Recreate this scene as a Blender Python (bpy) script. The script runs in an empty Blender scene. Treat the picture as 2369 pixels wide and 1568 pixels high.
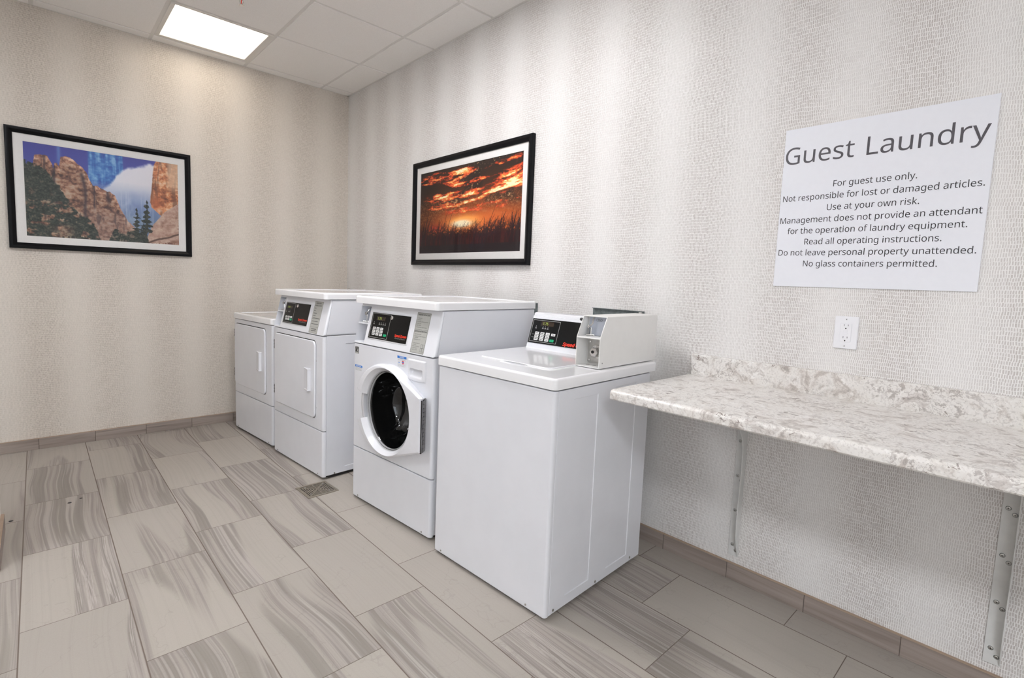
import bpy, bmesh, math, random
import numpy as np
from mathutils import Matrix, Vector

S = bpy.context.scene
COL = S.collection
R = math.radians

# ------------------------------------------------------------------ camera
W_PX, H_PX = 2369.0, 1568.0
F_PX, PPX, PPY = 1171.693, -45.958, -27.307
YAW, PITCH, ROLL = 0.733774, -0.091706, 0.036344
cam_d = bpy.data.cameras.new('camera')
cam = bpy.data.objects.new('camera', cam_d)
COL.objects.link(cam)
fw = Vector((math.sin(YAW)*math.cos(PITCH), math.cos(YAW)*math.cos(PITCH), math.sin(PITCH)))
rt = Vector((math.cos(YAW), -math.sin(YAW), 0))
up = rt.cross(fw)
cr, sr = math.cos(ROLL), math.sin(ROLL)
rt2 = cr*rt + sr*up
up2 = -sr*rt + cr*up
cam.matrix_world = Matrix(((rt2.x, up2.x, -fw.x, -2.1247), (rt2.y, up2.y, -fw.y, -4.3696),
                           (rt2.z, up2.z, -fw.z, 1.20675), (0, 0, 0, 1)))
cam_d.sensor_fit = 'HORIZONTAL'
cam_d.sensor_width = 36.0
cam_d.lens = 36.0*F_PX/W_PX
cam_d.shift_x = -PPX/W_PX
cam_d.shift_y = PPY/W_PX
cam_d.clip_start = 0.02
S.camera = cam

# ------------------------------------------------------------------ world, view, light levels
wd = bpy.data.worlds.new('world')
S.world = wd
wd.use_nodes = True
wd.node_tree.nodes['Background'].inputs[0].default_value = (0.86, 0.93, 1.0, 1)
wd.node_tree.nodes['Background'].inputs[1].default_value = 3.7
vs = S.view_settings
vs.view_transform = 'Standard'
vs.look = 'None'
vs.gamma = 1.0
vs.exposure = 0.0
vs.use_curve_mapping = False
S.cycles.max_bounces = 8
S.cycles.diffuse_bounces = 5
S.cycles.glossy_bounces = 4
S.cycles.use_denoising = True
S.cycles.use_adaptive_sampling = True
S.cycles.adaptive_threshold = 0.02
S.cycles.sample_clamp_indirect = 6.0

H = 2.784                 # ceiling height
GX, GY, GP = 0.2622, 0.1056, 0.6103   # ceiling grid offsets and pitch
# recessed light panels: (column, row) in the ceiling grid, strength, colour
PANELS = [
    (1, 0, 3.9, (1.0, 0.89, 0.74)),
    (1, 3, 39.0, (0.99, 0.98, 1.0)),  # unseen panel, added above the washers
    (4, 3, 28.0, (0.92, 0.95, 1.0)),  # unseen panel, added on the open left side
    (4, 9, 85.0, (0.92, 0.95, 1.0)),  # unseen strong panel, added behind the camera as fill
]

# ------------------------------------------------------------------ node helper
class NT:
    def __init__(s, name):
        s.m = bpy.data.materials.new(name)
        s.m.use_nodes = True
        s.t = s.m.node_tree
        s.b = s.t.nodes['Principled BSDF']
    def n(s, kind, **kw):
        nd = s.t.nodes.new(kind)
        for k, v in kw.items():
            setattr(nd, k, v)
        return nd
    def put(s, sock, v):
        if isinstance(v, bpy.types.NodeSocket):
            s.t.links.new(v, sock)
        elif v is not None:
            if isinstance(v, tuple) and len(v) == 3 and sock.type == 'RGBA':
                v = v + (1,)
            sock.default_value = v
    def math(s, op, a, b=None, c=None, clamp=False):
        nd = s.n('ShaderNodeMath', operation=op, use_clamp=clamp)
        s.put(nd.inputs[0], a); s.put(nd.inputs[1], b); s.put(nd.inputs[2], c)
        return nd.outputs[0]
    def mix(s, f, a, b, blend='MIX'):
        nd = s.n('ShaderNodeMix', data_type='RGBA', blend_type=blend)
        s.put(nd.inputs[0], f); s.put(nd.inputs[6], a); s.put(nd.inputs[7], b)
        return nd.outputs[2]
    def mixf(s, f, a, b):
        nd = s.n('ShaderNodeMix', data_type='FLOAT')
        s.put(nd.inputs[0], f); s.put(nd.inputs[2], a); s.put(nd.inputs[3], b)
        return nd.outputs[0]
    def step(s, v, lo, hi, a=0.0, b=1.0):
        nd = s.n('ShaderNodeMapRange', interpolation_type='SMOOTHSTEP')
        s.put(nd.inputs[0], v); s.put(nd.inputs[1], lo); s.put(nd.inputs[2], hi)
        s.put(nd.inputs[3], a); s.put(nd.inputs[4], b)
        return nd.outputs[0]
    def obj(s):
        return s.n('ShaderNodeTexCoord').outputs['Object']
    def sep(s, v):
        nd = s.n('ShaderNodeSeparateXYZ'); s.put(nd.inputs[0], v)
        return nd.outputs
    def comb(s, x=0.0, y=0.0, z=0.0):
        nd = s.n('ShaderNodeCombineXYZ')
        s.put(nd.inputs[0], x); s.put(nd.inputs[1], y); s.put(nd.inputs[2], z)
        return nd.outputs[0]
    def noise(s, v, scale, detail=2.0, rough=0.5, dist=0.0, out=0):
        nd = s.n('ShaderNodeTexNoise')
        s.put(nd.inputs['Vector'], v); s.put(nd.inputs['Scale'], scale)
        s.put(nd.inputs['Detail'], detail); s.put(nd.inputs['Roughness'], rough)
        s.put(nd.inputs['Distortion'], dist)
        return nd.outputs[out]
    def white(s, v):
        nd = s.n('ShaderNodeTexWhiteNoise', noise_dimensions='3D')
        s.put(nd.inputs[0], v)
        return nd.outputs[0]
    def ramp(s, f, stops):
        nd = s.n('ShaderNodeValToRGB')
        e = nd.color_ramp.elements
        while len(e) < len(stops):
            e.new(0.5)
        for el, (p, c) in zip(e, stops):
            el.position = p
            el.color = c + (1,) if len(c) == 3 else c
        s.put(nd.inputs[0], f)
        return nd.outputs[0]
    def bump(s, h, strength=0.3, dist=0.001):
        nd = s.n('ShaderNodeBump')
        nd.inputs['Strength'].default_value = strength
        nd.inputs['Distance'].default_value = dist
        s.put(nd.inputs['Height'], h)
        s.t.links.new(nd.outputs[0], s.b.inputs['Normal'])
    def set(s, **kw):
        for k, v in kw.items():
            s.put(s.b.inputs[k.replace('_', ' ')], v)
        return s

def srgb(r, g, b):
    f = lambda c: c/12.92 if c <= 0.04045 else ((c+0.055)/1.055)**2.4
    return (f(r/255), f(g/255), f(b/255))

def plain(name, col, rough=0.5, metal=0.0, coat=0.0, spec=0.5, mottle=0.0, scale=60.0, bumpy=0.0):
    m = NT(name)
    c = col
    if mottle or bumpy:
        nz = m.noise(m.obj(), scale, 3)
    if mottle:
        k = m.step(nz, 0.3, 0.7, 1.0-mottle, 1.0+mottle)
        hs = m.n('ShaderNodeHueSaturation')
        m.put(hs.inputs['Color'], col); m.put(hs.inputs['Value'], k)
        c = hs.outputs[0]
    if bumpy:
        m.bump(nz, bumpy, 0.0006)
    m.set(Base_Color=c, Roughness=rough, Metallic=metal, Coat_Weight=coat, Specular_IOR_Level=spec)
    m.b.inputs['Coat Roughness'].default_value = 0.05
    return m.m

MAT = {}
MAT['enamel'] = plain('white_enamel', (0.765, 0.775, 0.815), 0.28, coat=0.35, mottle=0.012, scale=9, bumpy=0.03)
MAT['lid'] = plain('white_gloss_enamel', (0.87, 0.87, 0.885), 0.16, coat=0.6, mottle=0.01, scale=9)
MAT['plastic'] = plain('white_plastic', (0.755, 0.76, 0.795), 0.22, coat=0.2, mottle=0.01, scale=30)
MAT['coinbox'] = plain('white_coin_box_paint', (0.77, 0.76, 0.74), 0.32, coat=0.1, mottle=0.01, scale=30)
MAT['coininner'] = plain('pale_blue_grey_paint', (0.47, 0.50, 0.57), 0.4, mottle=0.03, scale=40)
MAT['slot'] = plain('grey_slot', (0.15, 0.165, 0.19), 0.4, mottle=0.05)
MAT['ring'] = plain('grey_ring', (0.50, 0.50, 0.51), 0.18, coat=0.3, mottle=0.03)
MAT['black'] = plain('black_panel', (0.004, 0.004, 0.004), 0.30, spec=0.2, mottle=0.1, scale=50)
MAT['frame'] = plain('black_frame', (0.0035, 0.0035, 0.0045), 0.34, spec=0.16, mottle=0.15, scale=30)
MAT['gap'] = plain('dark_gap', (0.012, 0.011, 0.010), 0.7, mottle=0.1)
MAT['rubber'] = plain('black_rubber', (0.02, 0.02, 0.02), 0.6, mottle=0.1)
MAT['chrome'] = plain('chrome', (0.72, 0.71, 0.70), 0.14, 1.0, mottle=0.04)
MAT['steel'] = plain('brushed_steel', (0.50, 0.49, 0.47), 0.32, 1.0, mottle=0.06, scale=80)
MAT['hinge'] = plain('hinge_steel', (0.34, 0.33, 0.32), 0.4, 1.0, mottle=0.2, scale=120)
MAT['galv'] = plain('galvanised_sheet', (0.165, 0.19, 0.19), 0.45, 0.5, mottle=0.18, scale=70)
MAT['drain'] = plain('drain_brass', (0.36, 0.32, 0.26), 0.4, 0.8, mottle=0.12, scale=90)
MAT['bracket'] = plain('grey_bracket_paint', (0.66, 0.66, 0.645), 0.45, mottle=0.03, scale=40)
MAT['sign'] = plain('sign_panel', (0.79, 0.80, 0.85), 0.42, mottle=0.006, scale=60, bumpy=0.04)
MAT['signtext'] = plain('sign_vinyl', (0.022, 0.021, 0.025), 0.36, mottle=0.1, scale=40)
MAT['title'] = plain('sign_title_vinyl', (0.085, 0.08, 0.092), 0.30, mottle=0.1, scale=40)
MAT['outlet'] = plain('outlet_plastic', (0.83, 0.83, 0.86), 0.3, mottle=0.006)
MAT['mat_board'] = plain('mat_board', (0.80, 0.78, 0.76), 0.7, mottle=0.015, scale=150)
MAT['paint'] = plain('pale_wall_paint', (0.82, 0.80, 0.78), 0.6, mottle=0.02, scale=20, bumpy=0.05)
MAT['lamp_frame'] = plain('lamp_frame', (0.72, 0.70, 0.66), 0.35, mottle=0.01)
MAT['label'] = plain('instruction_label', (0.44, 0.44, 0.41), 0.5, mottle=0.02)
MAT['sticker'] = plain('white_sticker', (0.72, 0.73, 0.75), 0.4, mottle=0.01)
MAT['ink'] = plain('dark_ink', (0.02, 0.02, 0.02), 0.5, mottle=0.05)
MAT['greyink'] = plain('grey_ink', (0.30, 0.30, 0.30), 0.5, mottle=0.05)
MAT['whiteink'] = plain('white_ink', (0.62, 0.62, 0.60), 0.5, mottle=0.02)
MAT['red'] = plain('red_ink', (0.80, 0.035, 0.012), 0.4, mottle=0.03)
MAT['blue'] = plain('blue_ink', (0.03, 0.20, 0.62), 0.4, mottle=0.03)
MAT['btn'] = plain('key_white', (0.70, 0.70, 0.68), 0.4, mottle=0.02)
MAT['green'] = plain('key_green', (0.0, 0.40, 0.17), 0.35, mottle=0.03)
MAT['display'] = plain('display_window', (0.035, 0.022, 0.014), 0.25, mottle=0.15, scale=300)
g = NT('display_digits')
g.set(Base_Color=(0.05, 0.06, 0.01), Emission_Color=(0.45, 0.62, 0.08), Emission_Strength=0.9)
MAT['digits'] = g.m
g = NT('tinted_glass')
gn = g.noise(g.obj(), 14.0, 2)
g.set(Base_Color=(0.004, 0.004, 0.004), Roughness=g.step(gn, 0.3, 0.7, 0.03, 0.09), Specular_IOR_Level=0.6)
MAT['glass_dark'] = g.m
g = NT('picture_glazing')
gb = g.n('ShaderNodeBsdfTransparent'); gg = g.n('ShaderNodeBsdfGlossy')
gg.inputs['Roughness'].default_value = 0.03
gf = g.n('ShaderNodeFresnel'); gf.inputs[0].default_value = 1.22
gx = g.n('ShaderNodeMixShader')
g.t.links.new(gf.outputs[0], gx.inputs[0]); g.t.links.new(gb.outputs[0], gx.inputs[1]); g.t.links.new(gg.outputs[0], gx.inputs[2])
g.t.links.new(gx.outputs[0], g.t.nodes['Material Output'].inputs[0])
MAT['glazing'] = g.m
g = NT('window_pane')
gb = g.n('ShaderNodeBsdfTransparent'); g.t.links.new(gb.outputs[0], g.t.nodes['Material Output'].inputs[0])
MAT['pane'] = g.m

def m_print(name):
    m = NT(name)
    a = m.n('ShaderNodeAttribute', attribute_name='print_colour')
    fine = m.noise(m.obj(), 900.0, 2)
    c = m.mix(0.25, a.outputs['Color'], m.mix(m.step(fine, 0.3, 0.7), (0.35, 0.35, 0.35), (0.65, 0.65, 0.65)), 'OVERLAY')
    m.set(Base_Color=c, Roughness=0.5)
    return m.m

def m_lamp(name, col, strength):
    m = NT(name)
    m.set(Base_Color=(0.8, 0.8, 0.8), Emission_Color=col, Emission_Strength=strength)
    return m.m

def m_wallpaper(name, axis, u0, light, dark):
    m = NT(name)
    xyz = m.sep(m.obj())
    u = xyz[axis]; v = xyz[2]
    flat = m.comb(u, v, 0.0)
    warp = m.math('MULTIPLY', m.math('SUBTRACT', m.noise(flat, 11.0, 2), 0.5), 0.022)
    v2 = m.math('DIVIDE', m.math('ADD', v, warp), 0.0122)
    row = m.math('FLOOR', v2); fv = m.math('FRACT', v2)
    shift = m.white(m.comb(row, 3.0, 1.0))
    u2 = m.math('ADD', m.math('DIVIDE', u, 0.0058), m.math('MULTIPLY', shift, 0.8))
    u2 = m.math('ADD', u2, m.math('MULTIPLY', m.noise(m.comb(u, v, 2.0), 40.0, 1), 0.7))
    col = m.math('FLOOR', u2); fu = m.math('FRACT', u2)
    r1 = m.white(m.comb(col, row, 0.0)); r2 = m.white(m.comb(col, row, 7.0)); r3 = m.white(m.comb(col, row, 13.0))
    ph = m.math('MULTIPLY', m.math('SUBTRACT', u, u0), 2*math.pi/0.342)
    band = m.math('MULTIPLY_ADD', m.math('COSINE', ph), 0.5, 0.5)
    band = m.math('POWER', band, 1.3)
    wob = m.math('MULTIPLY', m.math('SUBTRACT', m.noise(flat, 7.0, 2), 0.5), 0.4)
    band = m.math('ADD', band, wob, clamp=True)
    hw = m.math('MULTIPLY', m.mixf(band, 0.325, 0.23), m.mixf(r1, 0.80, 1.12))
    du = m.math('ABSOLUTE', m.math('SUBTRACT', fu, 0.5))
    dv = m.math('ABSOLUTE', m.math('SUBTRACT', fv, m.mixf(r3, 0.40, 0.60)))
    mu = m.step(m.math('SUBTRACT', hw, du), -0.04, 0.05)
    mv = m.step(m.math('SUBTRACT', m.mixf(r2, 0.37, 0.45), dv), -0.04, 0.05)
    d = m.math('MULTIPLY', m.math('MULTIPLY', mu, mv), m.mixf(band, 1.0, 0.45))
    d = m.math('MULTIPLY', d, m.mixf(r2, 0.68, 1.0))
    tv = m.math('MULTIPLY', m.step(du, 0.34, 0.44), m.step(m.white(m.comb(m.math('FLOOR', m.math('ADD', u2, 0.5)), row, 21.0)), 0.35, 0.75))
    thread = m.mix(tv, tuple(c*0.97 for c in light), tuple(min(1, c*1.08) for c in light))
    c = m.mix(d, thread, dark)
    m.bump(m.math('SUBTRACT', 1.0, d), 0.25, 0.0006)
    m.set(Base_Color=c, Roughness=m.mixf(d, 0.42, 0.62), Specular_IOR_Level=0.35)
    return m.m

TX0, TW, TY0, TL_ = -2.2066, 0.29416, -0.4217, 0.5932
def m_floor():
    m = NT('stone_look_tile')
    xyz = m.sep(m.obj())
    cx = m.math('DIVIDE', m.math('SUBTRACT', xyz[0], TX0), TW)
    ci = m.math('FLOOR', cx); fx = m.math('FRACT', cx)
    cy = m.math('SUBTRACT', m.math('DIVIDE', m.math('SUBTRACT', TY0, xyz[1]), TL_), m.math('MULTIPLY', ci, 0.6745))
    cj = m.math('FLOOR', cy); fy = m.math('FRACT', cy)
    rnd = m.white(m.comb(ci, cj, 0.0)); rnd2 = m.white(m.comb(ci, cj, 5.0)); rnd3 = m.white(m.comb(ci, cj, 9.0))
    gx = m.math('MULTIPLY', m.math('MINIMUM', fx, m.math('SUBTRACT', 1.0, fx)), TW)
    gy = m.math('MULTIPLY', m.math('MINIMUM', fy, m.math('SUBTRACT', 1.0, fy)), TL_)
    gr = m.math('MAXIMUM', m.step(gx, 0.0011, 0.0026, 1.0, 0.0), m.step(gy, 0.0007, 0.0018, 1.0, 0.0))
    off = m.math('MULTIPLY', rnd, 53.0)
    sgn = m.math('SUBTRACT', m.math('MULTIPLY', m.math('GREATER_THAN', rnd2, 0.5), 2.0), 1.0)
    lx = m.math('MULTIPLY', xyz[0], sgn)
    # gentle S-bends along the length of the tile
    bend = m.noise(m.comb(m.math('MULTIPLY', xyz[0], 0.7), m.math('MULTIPLY', xyz[1], 1.7), off), 1.0, 0.5)
    sx = m.math('ADD', lx, m.math('MULTIPLY', m.math('SUBTRACT', bend, 0.5), m.mixf(rnd2, 0.05, 0.13)))
    p1 = m.comb(m.math('MULTIPLY', sx, 13.0), m.math('MULTIPLY', xyz[1], 0.24), off)
    p2 = m.comb(m.math('MULTIPLY', sx, 95.0), m.math('MULTIPLY', xyz[1], 0.35), off)
    n1 = m.noise(p1, 1.0, 4.0, 0.55, 0.06)
    n2 = m.noise(p2, 1.0, 3.0, 0.6, 0.3)
    mask = m.step(m.noise(m.comb(m.math('MULTIPLY', sx, 5.0), m.math('MULTIPLY', xyz[1], 0.5), m.math('ADD', off, 9.0)), 1.0, 1.0), m.mixf(rnd3, 0.42, 0.60), m.mixf(rnd3, 0.455, 0.635))
    base = m.mix(rnd2, srgb(169, 162, 153), srgb(162, 155, 147))
    band = m.ramp(n1, [(0.30, srgb(139, 132, 125)), (0.37, srgb(147, 140, 132)), (0.40, srgb(163, 155, 148)), (0.45, srgb(155, 147, 140)), (0.47, srgb(140, 132, 126)), (0.50, srgb(165, 157, 150)), (0.54, srgb(153, 145, 139)), (0.555, srgb(133, 126, 119)), (0.61, srgb(143, 136, 129)), (0.63, srgb(168, 160, 154))])
    fine = m.step(n2, 0.52, 0.62)
    c = m.mix(mask, base, band)
    c = m.mix(m.math('MULTIPLY', fine, m.mixf(mask, 0.07, 0.50)), c, srgb(131, 125, 119))
    # pale crumbly seam on some tiles
    seam_d = m.math('ABSOLUTE', m.math('SUBTRACT', m.noise(p1, 1.0, 6.0, 0.68, 0.2), 0.545))
    seam = m.math('MULTIPLY', m.step(seam_d, 0.003, 0.020, 1.0, 0.0), m.math('GREATER_THAN', rnd3, 0.52))
    seam = m.math('MULTIPLY', seam, mask)
    c = m.mix(m.math('MULTIPLY', seam, 0.7), c, srgb(182, 174, 168))
    # hairline cracks
    crk = m.math('ABSOLUTE', m.math('SUBTRACT', m.noise(m.comb(m.math('MULTIPLY', xyz[0], 2.5), m.math('MULTIPLY', xyz[1], 2.5), off), 1.0, 4.0, 0.6), 0.5))
    c = m.mix(m.math('MULTIPLY', m.step(crk, 0.0, 0.004, 1.0, 0.0), 0.16), c, srgb(116, 109, 102))
    speck = m.noise(m.obj(), 240.0, 2)
    c = m.mix(0.10, c, m.mix(speck, (0.2, 0.2, 0.2), (0.8, 0.8, 0.8)), 'OVERLAY')
    c = m.mix(gr, c, srgb(109, 97, 89))
    m.bump(m.math('ADD', m.math('SUBTRACT', 1.0, gr), m.math('MULTIPLY', seam, 0.3)), 0.5, 0.0012)
    m.set(Base_Color=c, Roughness=m.mixf(gr, m.step(n2, 0.3, 0.7, 0.40, 0.50), 0.8), Specular_IOR_Level=0.4)
    return m.m

def m_base_tile(name, axis, origin, pitch):
    m = NT(name)
    xyz = m.sep(m.obj())
    lng = xyz[axis]
    idx = m.math('FLOOR', m.math('DIVIDE', m.math('SUBTRACT', lng, origin), pitch))
    off = m.math('MULTIPLY', m.white(m.comb(idx, 2.0, 0.0)), 30.0)
    n1 = m.noise(m.comb(m.math('MULTIPLY', lng, 1.2), m.math('MULTIPLY', xyz[2], 26.0), off), 1.0, 3.0, 0.6, 0.4)
    c = m.ramp(n1, [(0.3, srgb(120, 109, 103)), (0.47, srgb(146, 134, 127)), (0.6, srgb(156, 144, 136)), (0.75, srgb(128, 117, 110))])
    m.set(Base_Color=c, Roughness=0.45)
    return m.m

def m_counter():
    m = NT('granite_look_laminate')
    o = m.obj()
    dv = m.noise(o, 9.0, 4, 0.6, 0.0, 1)
    w = m.n('ShaderNodeVectorMath', operation='MULTIPLY_ADD')
    m.put(w.inputs[0], dv); w.inputs[1].default_value = (0.07, 0.07, 0.07); m.put(w.inputs[2], o)
    p = w.outputs[0]
    n1 = m.noise(p, 13.0, 7, 0.70, 0.7)
    c = m.ramp(n1, [(0.30, srgb(158, 149, 143)), (0.40, srgb(198, 191, 185)), (0.47, srgb(222, 218, 213)), (0.56, srgb(228, 225, 221)), (0.63, srgb(200, 194, 189)), (0.74, srgb(168, 160, 155))])
    vo = m.n('ShaderNodeTexVoronoi', feature='DISTANCE_TO_EDGE')
    m.put(vo.inputs['Vector'], p); vo.inputs['Scale'].default_value = 20.0
    vein = m.math('MULTIPLY', m.step(vo.outputs['Distance'], 0.0, 0.028, 1.0, 0.0), m.step(m.noise(o, 60.0, 3), 0.42, 0.56))
    where = m.step(m.noise(o, 6.0, 3), 0.42, 0.60)
    c = m.mix(m.math('MULTIPLY', m.math('MULTIPLY', vein, where), 0.55), c, srgb(136, 126, 121))
    n2 = m.noise(p, 46.0, 6, 0.72)
    c = m.mix(m.math('MULTIPLY', m.step(n2, 0.54, 0.58), m.mixf(where, 0.20, 0.65)), c, srgb(150, 141, 136))
    n3 = m.noise(p, 24.0, 6, 0.74, 0.6)
    c = m.mix(m.math('MULTIPLY', m.step(n3, 0.615, 0.635), 0.85), c, srgb(118, 104, 97))
    n5 = m.noise(p, 31.0, 4, 0.6, 0.3)
    c = m.mix(m.math('MULTIPLY', m.step(n5, 0.61, 0.66), 0.7), c, srgb(236, 234, 231))
    n4 = m.noise(o, 150.0, 3)
    c = m.mix(m.math('MULTIPLY', m.step(n4, 0.54, 0.64), 0.30), c, srgb(150, 143, 138))
    m.bump(n4, 0.10, 0.0006)
    m.set(Base_Color=c, Roughness=0.32, Specular_IOR_Level=0.5)
    return m.m

def m_ceiling_tile():
    m = NT('ceiling_tile')
    n = m.noise(m.obj(), 350.0, 3)
    c = m.mix(m.step(n, 0.35, 0.65), (0.86, 0.84, 0.815), (0.915, 0.895, 0.87))
    m.bump(n, 0.2, 0.0006)
    m.set(Base_Color=c, Roughness=0.9)
    return m.m

MAT['wall_back'] = m_wallpaper('woven_wallpaper_back', 0, -0.222, (0.72, 0.665, 0.60), (0.47, 0.417, 0.363))
MAT['wall_right'] = m_wallpaper('woven_wallpaper_right', 1, -0.419, (0.79, 0.775, 0.76), (0.485, 0.445, 0.425))
MAT['floor'] = m_floor()
MAT['base'] = m_base_tile('baseboard_tile_back', 0, -2.1485, 0.2931)
MAT['base_right'] = m_base_tile('baseboard_tile_right', 1, -3.2566, 0.2891)
MAT['base_top'] = plain('baseboard_top_edge', srgb(164, 143, 124), 0.6, mottle=0.04)
MAT['grout'] = plain('grout', srgb(92, 82, 76), 0.9, mottle=0.05)
MAT['counter'] = m_counter()
MAT['ctile'] = m_ceiling_tile()
MAT['cgrid'] = plain('ceiling_grid_paint', (0.74, 0.72, 0.69), 0.5, mottle=0.01)

# ------------------------------------------------------------------ mesh helpers
def finish(name, bm, mats, parent=None, smooth=True, angle=35, wn=True, recalc=True):
    if recalc:
        bmesh.ops.recalc_face_normals(bm, faces=bm.faces)
    me = bpy.data.meshes.new(name)
    bm.to_mesh(me); bm.free()
    if not isinstance(mats, (list, tuple)):
        mats = [mats]
    for mm in mats:
        me.materials.append(MAT[mm] if isinstance(mm, str) else mm)
    if smooth:
        for p in me.polygons:
            p.use_smooth = True
        me.set_sharp_from_angle(angle=R(angle))
    o = bpy.data.objects.new(name, me)
    COL.objects.link(o)
    if parent is not None:
        o.parent = parent
    if wn and smooth:
        w = o.modifiers.new('weighted_normal', 'WEIGHTED_NORMAL')
        w.keep_sharp = True
    return o

def empty(name, loc, rz=0.0):
    o = bpy.data.objects.new(name, None)
    o.empty_display_size = 0.1
    o.location = loc; o.rotation_euler = (0, 0, rz)
    COL.objects.link(o)
    return o

def tag(o, label=None, cat=None, group=None, kind=None):
    if label: o['label'] = label
    if cat: o['category'] = cat
    if group: o['group'] = group
    if kind: o['kind'] = kind
    return o

def setmi(geom_faces, mi):
    for f in geom_faces:
        f.material_index = mi

def box(bm, x0, x1, y0, y1, z0, z1, bev=0.0, seg=2, mi=0, mtx=None):
    r = bmesh.ops.create_cube(bm, size=1.0)
    vs_ = r['verts']
    for v in vs_:
        v.co = Vector((x0+(v.co.x+0.5)*(x1-x0), y0+(v.co.y+0.5)*(y1-y0), z0+(v.co.z+0.5)*(z1-z0)))
    fs = set(f for v in vs_ for f in v.link_faces)
    if bev > 0:
        es = list(set(e for v in vs_ for e in v.link_edges))
        rr = bmesh.ops.bevel(bm, geom=es, offset=bev, segments=seg, affect='EDGES', profile=0.5)
        fs = set(f for f in fs if f.is_valid) | set(rr['faces'])
        vs_ = list(set(v for f in fs for v in f.verts))
    setmi(fs, mi)
    if mtx is not None:
        bmesh.ops.transform(bm, matrix=mtx, verts=vs_)
    return vs_

def prism(bm, pts, lo, hi, axis='z', bev=0.0, seg=2, mi=0, mtx=None, bev_ends='both'):
    """polygon pts (a,b) extruded from lo to hi on axis; z: (x,y), y: (x,z), x: (y,z)"""
    def P(a, b, c):
        return {'z': (a, b, c), 'y': (a, c, b), 'x': (c, a, b)}[axis]
    v0 = [bm.verts.new(P(a, b, lo)) for a, b in pts]
    v1 = [bm.verts.new(P(a, b, hi)) for a, b in pts]
    n = len(pts)
    f0 = bm.faces.new(v0); f1 = bm.faces.new(v1)
    fs = [f0, f1]
    for i in range(n):
        fs.append(bm.faces.new((v0[i], v0[(i+1) % n], v1[(i+1) % n], v1[i])))
    vs_ = v0+v1
    if bev > 0:
        bmesh.ops.recalc_face_normals(bm, faces=fs)
        es = []
        if bev_ends in ('both', 'lo'): es += list(f0.edges)
        if bev_ends in ('both', 'hi'): es += list(f1.edges)
        rr = bmesh.ops.bevel(bm, geom=es, offset=bev, segments=seg, affect='EDGES', profile=0.5)
        fs = [f for f in fs if f.is_valid]+list(rr['faces'])
        vs_ = list(set(v for f in fs for v in f.verts))
    setmi(fs, mi)
    if mtx is not None:
        bmesh.ops.transform(bm, matrix=mtx, verts=vs_)
    return vs_

def rrect(a0, a1, b0, b1, r, seg=5, r4=None):
    """rounded rectangle outline; r4 = radii at (a0,b0),(a1,b0),(a1,b1),(a0,b1)"""
    rr = r4 or (r, r, r, r)
    out = []
    for (ca, cb, sa, sb, st, q) in ((a0, b0, 1, 1, 180, rr[0]), (a1, b0, -1, 1, 270, rr[1]), (a1, b1, -1, -1, 0, rr[2]), (a0, b1, 1, -1, 90, rr[3])):
        if q <= 1e-6:
            out.append((ca, cb)); continue
        for k in range(seg+1):
            t = R(st+90*k/seg)
            out.append((ca+sa*q+q*math.cos(t), cb+sb*q+q*math.sin(t)))
    return out

def disc(bm, c, r, depth, axis='x', seg=16, mi=0, bev=0.0, mtx=None, ry=None):
    """cylinder from c along axis by depth"""
    pts = [(math.cos(2*math.pi*i/seg)*r, math.sin(2*math.pi*i/seg)*(ry or r)) for i in range(seg)]
    ia = 'xyz'.index(axis)
    oth = {'x': (1, 2), 'y': (0, 2), 'z': (0, 1)}[axis]
    pp = [(c[oth[0]]+a, c[oth[1]]+b) for a, b in pts]
    lo, hi = sorted((c[ia], c[ia]+depth))
    return prism(bm, pp, lo, hi, axis, bev, 2, mi, mtx)

def tube(bm, path, r, seg=8, mi=0):
    path = [Vector(p) for p in path]
    rings = []
    n = len(path)
    for i, p in enumerate(path):
        d = (path[min(i+1, n-1)]-path[max(i-1, 0)]).normalized()
        a = d.orthogonal().normalized() if i == 0 else (a - d*a.dot(d)).normalized()
        b = d.cross(a)
        rad = r[i] if isinstance(r, (list, tuple)) else r
        rings.append([bm.verts.new(p+a*math.cos(2*math.pi*k/seg)*rad+b*math.sin(2*math.pi*k/seg)*rad) for k in range(seg)])
    fs = []
    for i in range(n-1):
        for k in range(seg):
            fs.append(bm.faces.new((rings[i][k], rings[i][(k+1) % seg], rings[i+1][(k+1) % seg], rings[i+1][k])))
    fs.append(bm.faces.new(rings[0])); fs.append(bm.faces.new(rings[-1]))
    setmi(fs, mi)

def lathe(bm, prof, c, axis='x', seg=48, mi=0, ky=1.0, kz=1.0, close=False):
    """prof = [(radius, along-axis)]; revolved round axis through c"""
    rings = []
    for (r, h) in prof:
        ring = []
        for k in range(seg):
            t = 2*math.pi*k/seg
            a, b = math.cos(t)*r*ky, math.sin(t)*r*kz
            ring.append(bm.verts.new({'x': (c[0]+h, c[1]+a, c[2]+b), 'z': (c[0]+a, c[1]+b, c[2]+h), 'y': (c[0]+a, c[1]+h, c[2]+b)}[axis]))
        rings.append(ring)
    fs = []
    for i in range(len(prof)-1):
        for k in range(seg):
            fs.append(bm.faces.new((rings[i][k], rings[i][(k+1) % seg], rings[i+1][(k+1) % seg], rings[i+1][k])))
    if close:
        fs.append(bm.faces.new(rings[-1]))
        fs.append(bm.faces.new(rings[0]))
    setmi(fs, mi)

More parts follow.
